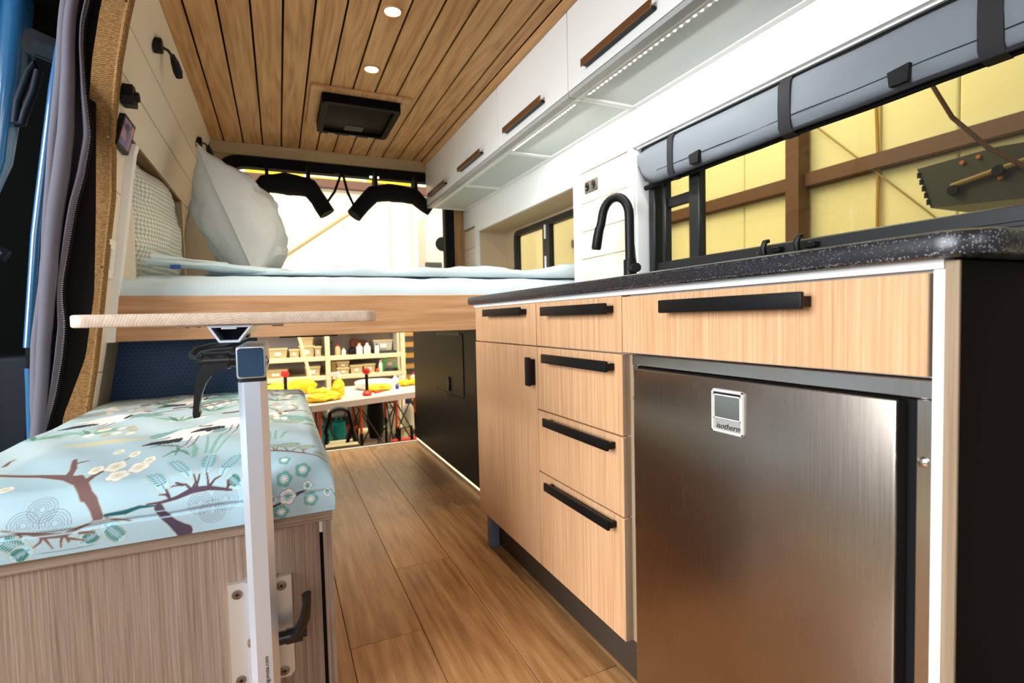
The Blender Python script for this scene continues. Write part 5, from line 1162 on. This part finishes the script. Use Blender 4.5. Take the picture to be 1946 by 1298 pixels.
part(he, 'hanger', MB().tube([(3.55, 1.2, 1.6), (3.55, 1.2, 4.6)], .012, 6), 'steel_brown')
single('hanging_cable', MB().tube([(3.2, 1.85, 4.6), (3.2, 1.70, 2.5), (3.2, 1.60, 2.02), (3.2, 1.50, 1.80), (3.2, 1.35, 1.60), (3.2, 1.18, 1.44)], .011, 8), 'cord_brown', 'dark cable hanging outside the kitchen window in front of the heater', 'cable')

# shelving
sf = thing('storage_rack', 'cream metal storage rack behind the workshop table', 'shelf', (.45, 5.75, GZ))
SX = (-.95, .415, 1.195)
for x in SX:
    for y in (5.60, 6.0): part(sf, 'upright', MB().box(x+.008, x+.054, y, y+.05, GZ, .98), 'shelf_cream' if y < 5.8 else 'grey_body')
for z in (.06, .275, .475, .78):
    part(sf, 'shelf_board', MB().box(-.95, 1.257, 5.61, 6.04, z-.045, z, .003, 1), 'shelf_cream')
part(sf, 'back_panel', MB().box(-.95, 1.257, 6.05, 6.06, GZ, 1.1), 'shelf_back')
def tub(x, y, z, w_, d_, h_, label, lid='tub_lid', body='tub_clear', tag=True):
    t = thing('storage_tub', label, 'tub', (x, y, z), 'tubs on the storage rack')
    a, b = w_*.44, d_*.44; A, B = w_*.5, d_*.5
    mb = MB(); mb.add([(x-a, y-b, z), (x+a, y-b, z), (x+a, y+b, z), (x-a, y+b, z), (x-A, y-B, z+h_), (x+A, y-B, z+h_), (x+A, y+B, z+h_), (x-A, y+B, z+h_)], [(0, 3, 2, 1), (4, 5, 6, 7), (0, 1, 5, 4), (1, 2, 6, 5), (2, 3, 7, 6), (3, 0, 4, 7)])
    part(t, 'body', mb, body); part(t, 'lid', MB().box(x-A-.006, x+A+.006, y-B-.006, y+B+.006, z+h_, z+h_+.016, .003, 1), lid)
    if tag: part(t, 'paper_label', MB().box(x-w_*.16, x+w_*.16, y-B*.96-.006, y-B*.96+.001, z+h_*.3, z+h_*.7), 'label_white')
    return t
def bottle(x, y, z, r, h_, body, cap, label, cat='bottle', name='bottle', group=None):
    t = thing(name, label, cat, (x, y, z), group)
    part(t, 'body', MB().lathe((x, y, z), [(r*.92, 0), (r, h_*.05), (r, h_*.6), (r*.75, h_*.74), (r*.38, h_*.82)], 'Z', 14), body)
    part(t, 'cap', MB().lathe((x, y, z+h_*.82), [(r*.45, 0), (r*.45, h_*.16), (r*.3, h_*.18)], 'Z', 12), cap); return t
Z1, Z2 = .475, .275
tub(-.02, 5.75, Z1, .17, .2, .085, 'cream lidded tub at the left end of the upper rack shelf')
tub(.13, 5.75, Z1, .09, .18, .07, 'small narrow tub second from left on the upper rack shelf')
tub(.25, 5.75, Z1, .14, .2, .10, 'lidded tub under a second tub on the upper rack shelf')
tub(.25, 5.75, Z1+.117, .13, .18, .07, 'upper tub of the stack on the upper rack shelf', tag=False)
tub(.355, 5.72, Z1, .06, .2, .09, 'slim tub beside the cream upright on the upper rack shelf')
tub(1.03, 5.78, Z1+.03, .20, .2, .10, 'clear tub at the right end of the upper rack shelf', body='grey_body')
single('tool_tray', MB().box(.92, 1.17, 5.66, 5.84, Z1, Z1+.026, .004, 1), 'dark_grey', 'flat dark tray under the right-hand tub on the upper rack shelf', 'tray')
single('cardboard_box', MB().box(.70, .86, 5.74, 5.9, Z1, Z1+.15).box(.72, .78, 5.75, 5.89, Z1+.15, Z1+.165), 'brown_box', 'dark red-brown box at the back of the upper rack shelf', 'box')
bottle(.555, 5.70, Z1, .030, .12, 'tub_clear', 'red', 'small jar with a red cap on the upper rack shelf', 'jar', 'jar')
bottle(.615, 5.69, Z1, .022, .075, 'label_white', 'tub_lid', 'short white jar right of the red-capped jar', 'jar', 'jar')
bottle(.50, 5.72, Z1, .02, .15, 'dark_grey', 'dark_grey', 'thin dark bottle next to the cream upright on the upper rack shelf')
bottle(.70, 5.70, Z1, .038, .085, 'black', 'black', 'round black pot in the middle of the upper rack shelf', 'pot', 'pot')
bottle(.775, 5.68, Z1, .034, .12, 'label_white', 'tub_lid', 'white tub-shaped jar left of the tall white bottle', 'jar', 'jar')
bottle(.855, 5.67, Z1, .036, .12, 'label_white', 'label_white', 'all-white jar in the middle of the upper rack shelf', 'jar', 'jar')
bottle(.955, 5.66, Z1+.0, .024, .11, 'label_white', 'blue', 'white bottle with a blue cap on the upper rack shelf')
tub(.30, 5.75, Z2, .14, .2, .085, 'single lidded tub left of the cream upright on the lower rack shelf')
tub(.60, 5.75, Z2, .12, .2, .055, 'lower tub of the two-high stack on the lower rack shelf')
tub(.60, 5.75, Z2+.0715, .12, .2, .05, 'upper tub of the two-high stack on the lower rack shelf')
tub(.735, 5.75, Z2, .125, .2, .075, 'lidded tub right of the stack on the lower rack shelf')
tub(.87, 5.75, Z2, .12, .2, .08, 'fourth lidded tub along the lower rack shelf')
tub(.515, 5.78, Z2, .05, .15, .12, 'narrow upright tub against the cream upright on the lower rack shelf', tag=False)
tub(1.09, 5.78, Z2+.0365, .17, .2, .09, 'large clear tub at the right end of the lower rack shelf', body='grey_body')
single('tool_tray', MB().box(.98, 1.18, 5.66, 5.84, Z2, Z2+.036, .004, 1), 'dark_grey', 'flat dark tray under the large clear tub on the lower rack shelf', 'tray')
bottle(.985, 5.64, Z2, .022, .13, 'label_white', 'label_white', 'slim white bottle on the lower rack shelf beside the green tool')
single('green_spray_head', MB().tube([(1.01, 5.63, Z2), (1.02, 5.63, Z2+.10), (1.035, 5.63, Z2+.15), (1.00, 5.63, Z2+.19)], [.012, .014, .018, .010], 8), 'green', 'green spray-gun head on the lower rack shelf', 'tool')
bottle(.955, 5.64, Z2, .02, .05, 'orange', 'red', 'small orange pot on the lower rack shelf', 'pot', 'pot')
bottle(1.15, 5.63, Z2+.036, .022, .03, 'green', 'green', 'small green pot on the tray on the lower rack shelf', 'pot', 'pot')
tub(-.05, 5.78, Z2, .22, .2, .07, 'pale tub at the left end of the lower rack shelf')
# leaning timber
single('timber_batten', MB().add([(.145, 5.45, .76), (.175, 5.45, .76), (.175, 5.48, .76), (.145, 5.48, .76), (.26, 5.02, .19), (.29, 5.02, .19), (.29, 5.05, .19), (.26, 5.05, .19)], [(0, 1, 2, 3), (7, 6, 5, 4), (0, 4, 5, 1), (1, 5, 6, 2), (2, 6, 7, 3), (3, 7, 4, 0)]), 'stool_tread', 'bare timber batten leaning on the rack behind the table', 'batten')

# folding work table
wt = thing('work_table', 'white-topped folding work table outside the rear doorway', 'table', (.6, 4.7, GZ))
TZ = .19
tp = MB(); tp.add([(-.6, 4.18, TZ), (.20, 4.18, TZ), (1.42, 4.60, TZ), (1.42, 5.3, TZ), (-.6, 5.2, TZ)]+[(-.6, 4.18, TZ-.05), (.20, 4.18, TZ-.05), (1.42, 4.60, TZ-.05), (1.42, 5.3, TZ-.05), (-.6, 5.2, TZ-.05)],
    [(0, 1, 2, 3, 4), (9, 8, 7, 6, 5)]+[(i, (i+1) % 5, 5+(i+1) % 5, 5+i) for i in range(5)])
part(wt, 'table_top', tp, 'table_white')
def ed(t): return (.20+1.22*t, 4.22+.42*t)
for i, t in enumerate((.05, .32, .58, .84)):
    x, y = ed(t)
    part(wt, 'upper_leg', MB().tube([(x, y+.03, TZ-.05), (x, y+.03, GZ+.42)], .012, 8), 'orange'); part(wt, 'lower_leg', MB().tube([(x, y+.03, GZ+.44), (x, y+.03, GZ)], .013, 8), 'black')
    x2, y2 = x+.0, y+.55
    part(wt, 'upper_leg', MB().tube([(x2, y2, TZ-.05), (x2, y2, GZ+.42)], .012, 8), 'orange'); part(wt, 'lower_leg', MB().tube([(x2, y2, GZ+.44), (x2, y2, GZ)], .013, 8), 'black')
    if i < 3:
        xn, yn = ed((.05, .32, .58, .84)[i+1])
        for a, b in ((TZ-.08, GZ+.08), (GZ+.08, TZ-.08)):
            part(wt, 'cross_brace', MB().tube([(x, y+.03, a), (xn, yn+.03, b)], .006, 6), 'dark_grey'); part(wt, 'cross_brace', MB().tube([(x, y+.55, a), (xn, yn+.55, b)], .006, 6), 'dark_grey')
    for a, b in ((TZ-.08, GZ+.08), (GZ+.08, TZ-.08)): part(wt, 'cross_brace', MB().tube([(x, y+.03, a), (x, y+.55, b)], .006, 6), 'dark_grey')
def lump(mb, c, s, seed, amp=.25, n=14):
    def fn(u, v):
        th, ph = u*2*math.pi, v*math.pi; d = Vector((math.sin(ph)*math.cos(th), math.sin(ph)*math.sin(th), math.cos(ph))); k = 1+amp*noise.noise(d*2.2+Vector((seed, 0, 0)))
        return (c[0]+d.x*s[0]*k, c[1]+d.y*s[1]*k, max(c[2]-s[2]*.8, c[2]+d.z*s[2]*k))
    return mb.grid(fn, n+6, n)
def pile(name, label, cat, cs, mat, group=None):
    mb = MB()
    for i, (c, s) in enumerate(cs): lump(mb, c, s, i*3.1+cs[0][0][0]*7)
    return single(name, mb, mat, label, cat, group)
pile('yellow_straps', 'heap of crumpled yellow straps at the near left of the work table', 'straps', [((.26, 4.36, TZ+.03), (.09, .07, .035)), ((.36, 4.42, TZ+.03), (.09, .07, .04)), ((.30, 4.46, TZ+.06), (.06, .06, .04)), ((.42, 4.50, TZ+.07), (.05, .05, .05))], 'yellow')
pile('yellow_cloth', 'folded yellow cloth in front of the white dish on the work table', 'cloth', [((.78, 4.72, TZ+.03), (.10, .06, .035)), ((.86, 4.75, TZ+.025), (.06, .05, .03))], 'yellow')
pile('yellow_glove', 'yellow glove at the right end of the work table', 'glove', [((1.09, 4.95, TZ+.03), (.06, .05, .035)), ((1.18, 4.98, TZ+.03), (.05, .05, .035))], 'yellow')
pile('yellow_tool_case', 'large yellow tool lying at the back left of the work table', 'tool', [((-.02, 4.95, TZ+.05), (.16, .08, .06)), ((.17, 4.95, TZ+.07), (.12, .07, .06)), ((.23, 4.92, TZ+.03), (.04, .05, .05))], 'yellow')
single('white_dish', MB().lathe((.80, 4.95, TZ), [(.14, 0), (.175, .03), (.18, .065), (.165, .075), (.02, .08)], 'Z', 24), 'foam_white', 'round white lidded dish in the middle of the work table', 'dish')
t = thing('spray_bottle', 'yellow spray bottle with a white head on the work table', 'bottle', (.445, 4.62, TZ))
part(t, 'body', MB().lathe((.445, 4.62, TZ), [(.045, 0), (.05, .02), (.05, .10), (.035, .13), (.015, .15)], 'Z', 16), 'yellow')
part(t, 'head', MB().lathe((.445, 4.62, TZ+.15), [(.02, 0), (.022, .03), (.012, .06)], 'Z', 12).box(.37, .45, 4.605, 4.635, TZ+.175, TZ+.205), 'foam_white'); part(t, 'trigger', MB().tube([(.40, 4.62, TZ+.18), (.39, 4.62, TZ+.13)], .006, 6), 'orange')
def clampt(x, y, lab):
    t = thing('bar_clamp', lab, 'clamp', (x, y, TZ), 'red and black clamps')
    part(t, 'screw_rod', MB().tube([(x, y, TZ+.03), (x, y, TZ+.19)], .014, 8), 'black'); part(t, 'ball_grip', MB().lathe((x, y, TZ+.18), [(.012, 0), (.03, .015), (.032, .035), (.02, .055)], 'Z', 12), 'red')
    part(t, 'foot_pad', MB().lathe((x, y, TZ), [(.035, 0), (.042, .02), (.02, .045)], 'Z', 12), 'red')
clampt(.665, 4.50, 'red and black clamp standing at the front of the work table'); clampt(.03, 4.72, 'red and black clamp standing in front of the yellow tool')
bottle(1.03, 5.10, TZ, .035, .09, 'foam_white', 'foam_white', 'short white bottle behind the white dish on the work table')
bottle(1.11, 5.12, TZ, .03, .11, 'grey_body', 'grey_body', 'clear bottle behind the yellow glove on the work table')
bottle(1.23, 5.12, TZ, .045, .11, 'table_white', 'magenta', 'pale bottle with a pink cap at the right end of the work table')
bottle(.98, 4.78, TZ, .018, .05, 'blue', 'blue', 'small blue pot near the front edge of the work table', 'pot', 'pot')
single('red_pencil', MB().tube([(.74, 4.58, TZ+.008), (.82, 4.66, TZ+.008)], .008, 6), 'red', 'red stick lying by the front edge of the work table', 'stick')
# step stool
ss = thing('step_stool', 'black folding step stool standing in front of the work table', 'step stool', (.42, 3.95, GZ))
L_ = .29; Rr = .47
loop = [(L_-.06, 4.02, GZ+.05), (L_-.01, 3.98, .02), (L_+.02, 3.97, .12)]+[(.38-.075*math.cos(math.radians(a)), 3.965, .13+.055*math.sin(math.radians(a))) for a in (30, 60, 90, 120, 150)]+[(Rr-.015, 3.97, .11), (Rr, 3.98, .02), (Rr+.01, 4.10, GZ+.05)]
part(ss, 'handle_loop', MB().tube(loop[1:-1], .014, 10), 'black')
part(ss, 'grip', MB().tube([(.38-.075*math.cos(math.radians(a)), 3.965, .13+.055*math.sin(math.radians(a))) for a in (40, 70, 90, 110, 140)], .017, 10), 'dark_grey')
for a, b in (((L_-.01, 3.98, .03), (L_+.07, 4.14, GZ)), ((Rr, 3.98, .03), (Rr+.10, 4.14, GZ)), ((Rr-.01, 3.98, .02), (.26, 3.80, GZ)), ((L_, 3.98, .0), (L_-.10, 3.80, GZ)), ((Rr, 3.98, .02), (Rr+.11, 3.80, GZ))): part(ss, 'leg', MB().tube([a, b], .014, 8), 'black')
part(ss, 'tread', MB().box(.27, .50, 3.86, 4.06, -.095, -.07, .006, 2), 'stool_tread'); part(ss, 'tread', MB().box(.20, .58, 3.78, 4.0, -.42, -.395, .006, 2), 'stool_tread')
# things under the table
def bag(x, y, z, w_, h_, mat, label):
    t = thing('tote_bag', label, 'bag', (x, y, z), 'bags under the work table')
    def fn(u, v):
        a = u*2*math.pi; k = .75+.25*math.sin(v*math.pi*.8)+.05*noise.noise((u*6, v*5, x*9)); return (x+w_/2*k*math.copysign(abs(math.cos(a))**.6, math.cos(a)), y+.07*k*math.sin(a), z+h_*v)
    part(t, 'sack', MB().grid(fn, 25, 12), mat); part(t, 'strap', MB().tube([(x-w_*.25, y, z+h_*.95), (x-w_*.1, y, z+h_*1.2), (x+w_*.1, y, z+h_*1.2), (x+w_*.25, y, z+h_*.95)], .006, 6), mat)
bag(.30, 4.55, -.30, .13, .25, 'teal', 'turquoise bag hanging under the left of the work table'); bag(.435, 4.62, -.27, .12, .24, 'teal', 'turquoise bag beside the orange bag under the work table')
bag(.56, 4.75, -.24, .10, .14, 'orange', 'orange bag hanging under the work table'); bag(.80, 4.95, -.28, .16, .32, 'black', 'black bag hanging under the middle of the work table')
def jug(x, y, z, h_, lab, mat='foam_white'): bottle(x, y, z, .06, h_, mat, 'blue' if 'blue' in lab else 'label_white', lab, 'jug', 'jug', 'jugs under the work table')
single('low_shelf', MB().box(.3, 1.75, 5.2, 5.5, -.32, -.29).box(.32, .36, 5.22, 5.26, GZ, -.32).box(1.7, 1.74, 5.22, 5.26, GZ, -.32).box(.32, .36, 5.44, 5.48, GZ, -.32).box(1.7, 1.74, 5.44, 5.48, GZ, -.32), 'shelf_cream', 'low shelf on the floor behind the work table', 'shelf')
jug(1.02, 5.32, -.29, .26, 'white jug under the work table beside the black bag'); jug(1.20, 5.34, -.29, .30, 'white jug with a blue cap under the work table'); jug(1.42, 5.30, -.29, .34, 'tall white jug under the right end of the work table')
single('grey_crate', MB().box(.36, .68, 5.25, 5.45, -.29, -.10, .01, 1), 'dark_grey', 'dark crate on the low shelf behind the work table', 'crate')
tr_ = thing('tool_box', 'red tool box with a black handle on the floor by the van threshold', 'tool box', (.96, 4.13, GZ))
part(tr_, 'body', MB().box(.80, 1.12, 4.02, 4.24, GZ, GZ+.40, .02, 2), 'red'); part(tr_, 'handle', MB().tube([(.85, 4.13, GZ+.39), (.855, 4.13, GZ+.50), (.95, 4.13, GZ+.51), (.955, 4.13, GZ+.39)], .014, 8), 'black')
# ladder-like strapping board and grey box right of the rack
bd_ = thing('slotted_board', 'tan board with dark slots leaning beside the storage rack', 'board', (1.42, 6.1, GZ))
part(bd_, 'board', MB().box(1.30, 1.56, 6.10, 6.14, GZ, 1.3), 'cardboard')
for i in range(9): part(bd_, 'slot', MB().box(1.33, 1.50, 6.09, 6.10, -.20+.13*i, -.14+.13*i), 'dark_grey')
mc = thing('wall_cabinet', 'pale metal cabinet seen past the right side of the rear doorway', 'cabinet', (1.72, 6.0, .30))
part(mc, 'base_shelf', MB().box(1.60, 1.95, 5.9, 6.3, .36, .46, .01, 2), 'grey_body'); part(mc, 'body', MB().box(1.60, 1.95, 5.9, 6.3, 1.0, 2.05, .03, 2), 'grey_body')
part(mc, 'opening', MB().lathe((1.80, 5.9, 1.72), [(.085, 0), (.08, -.004)], 'Y', 20), 'black')
part(mc, 'shelf_bin', MB().box(1.58, 1.78, 5.86, 5.9, 1.25, 1.50, .01, 1), 'dark_grey')
jug(1.60, 5.55, .62, .16, 'white canister on a bracket beside the slotted board', 'foam_white')
single('wall_bracket', MB().box(1.50, 1.72, 5.45, 5.68, .585, .62).box(1.68, 1.72, 5.45, 5.5, GZ, .585).box(1.68, 1.72, 5.63, 5.68, GZ, .585).box(1.50, 1.54, 5.45, 5.5, GZ, .585), 'shelf_cream', 'narrow cream stand under the white canister', 'stand')
bpy.context.view_layer.update()
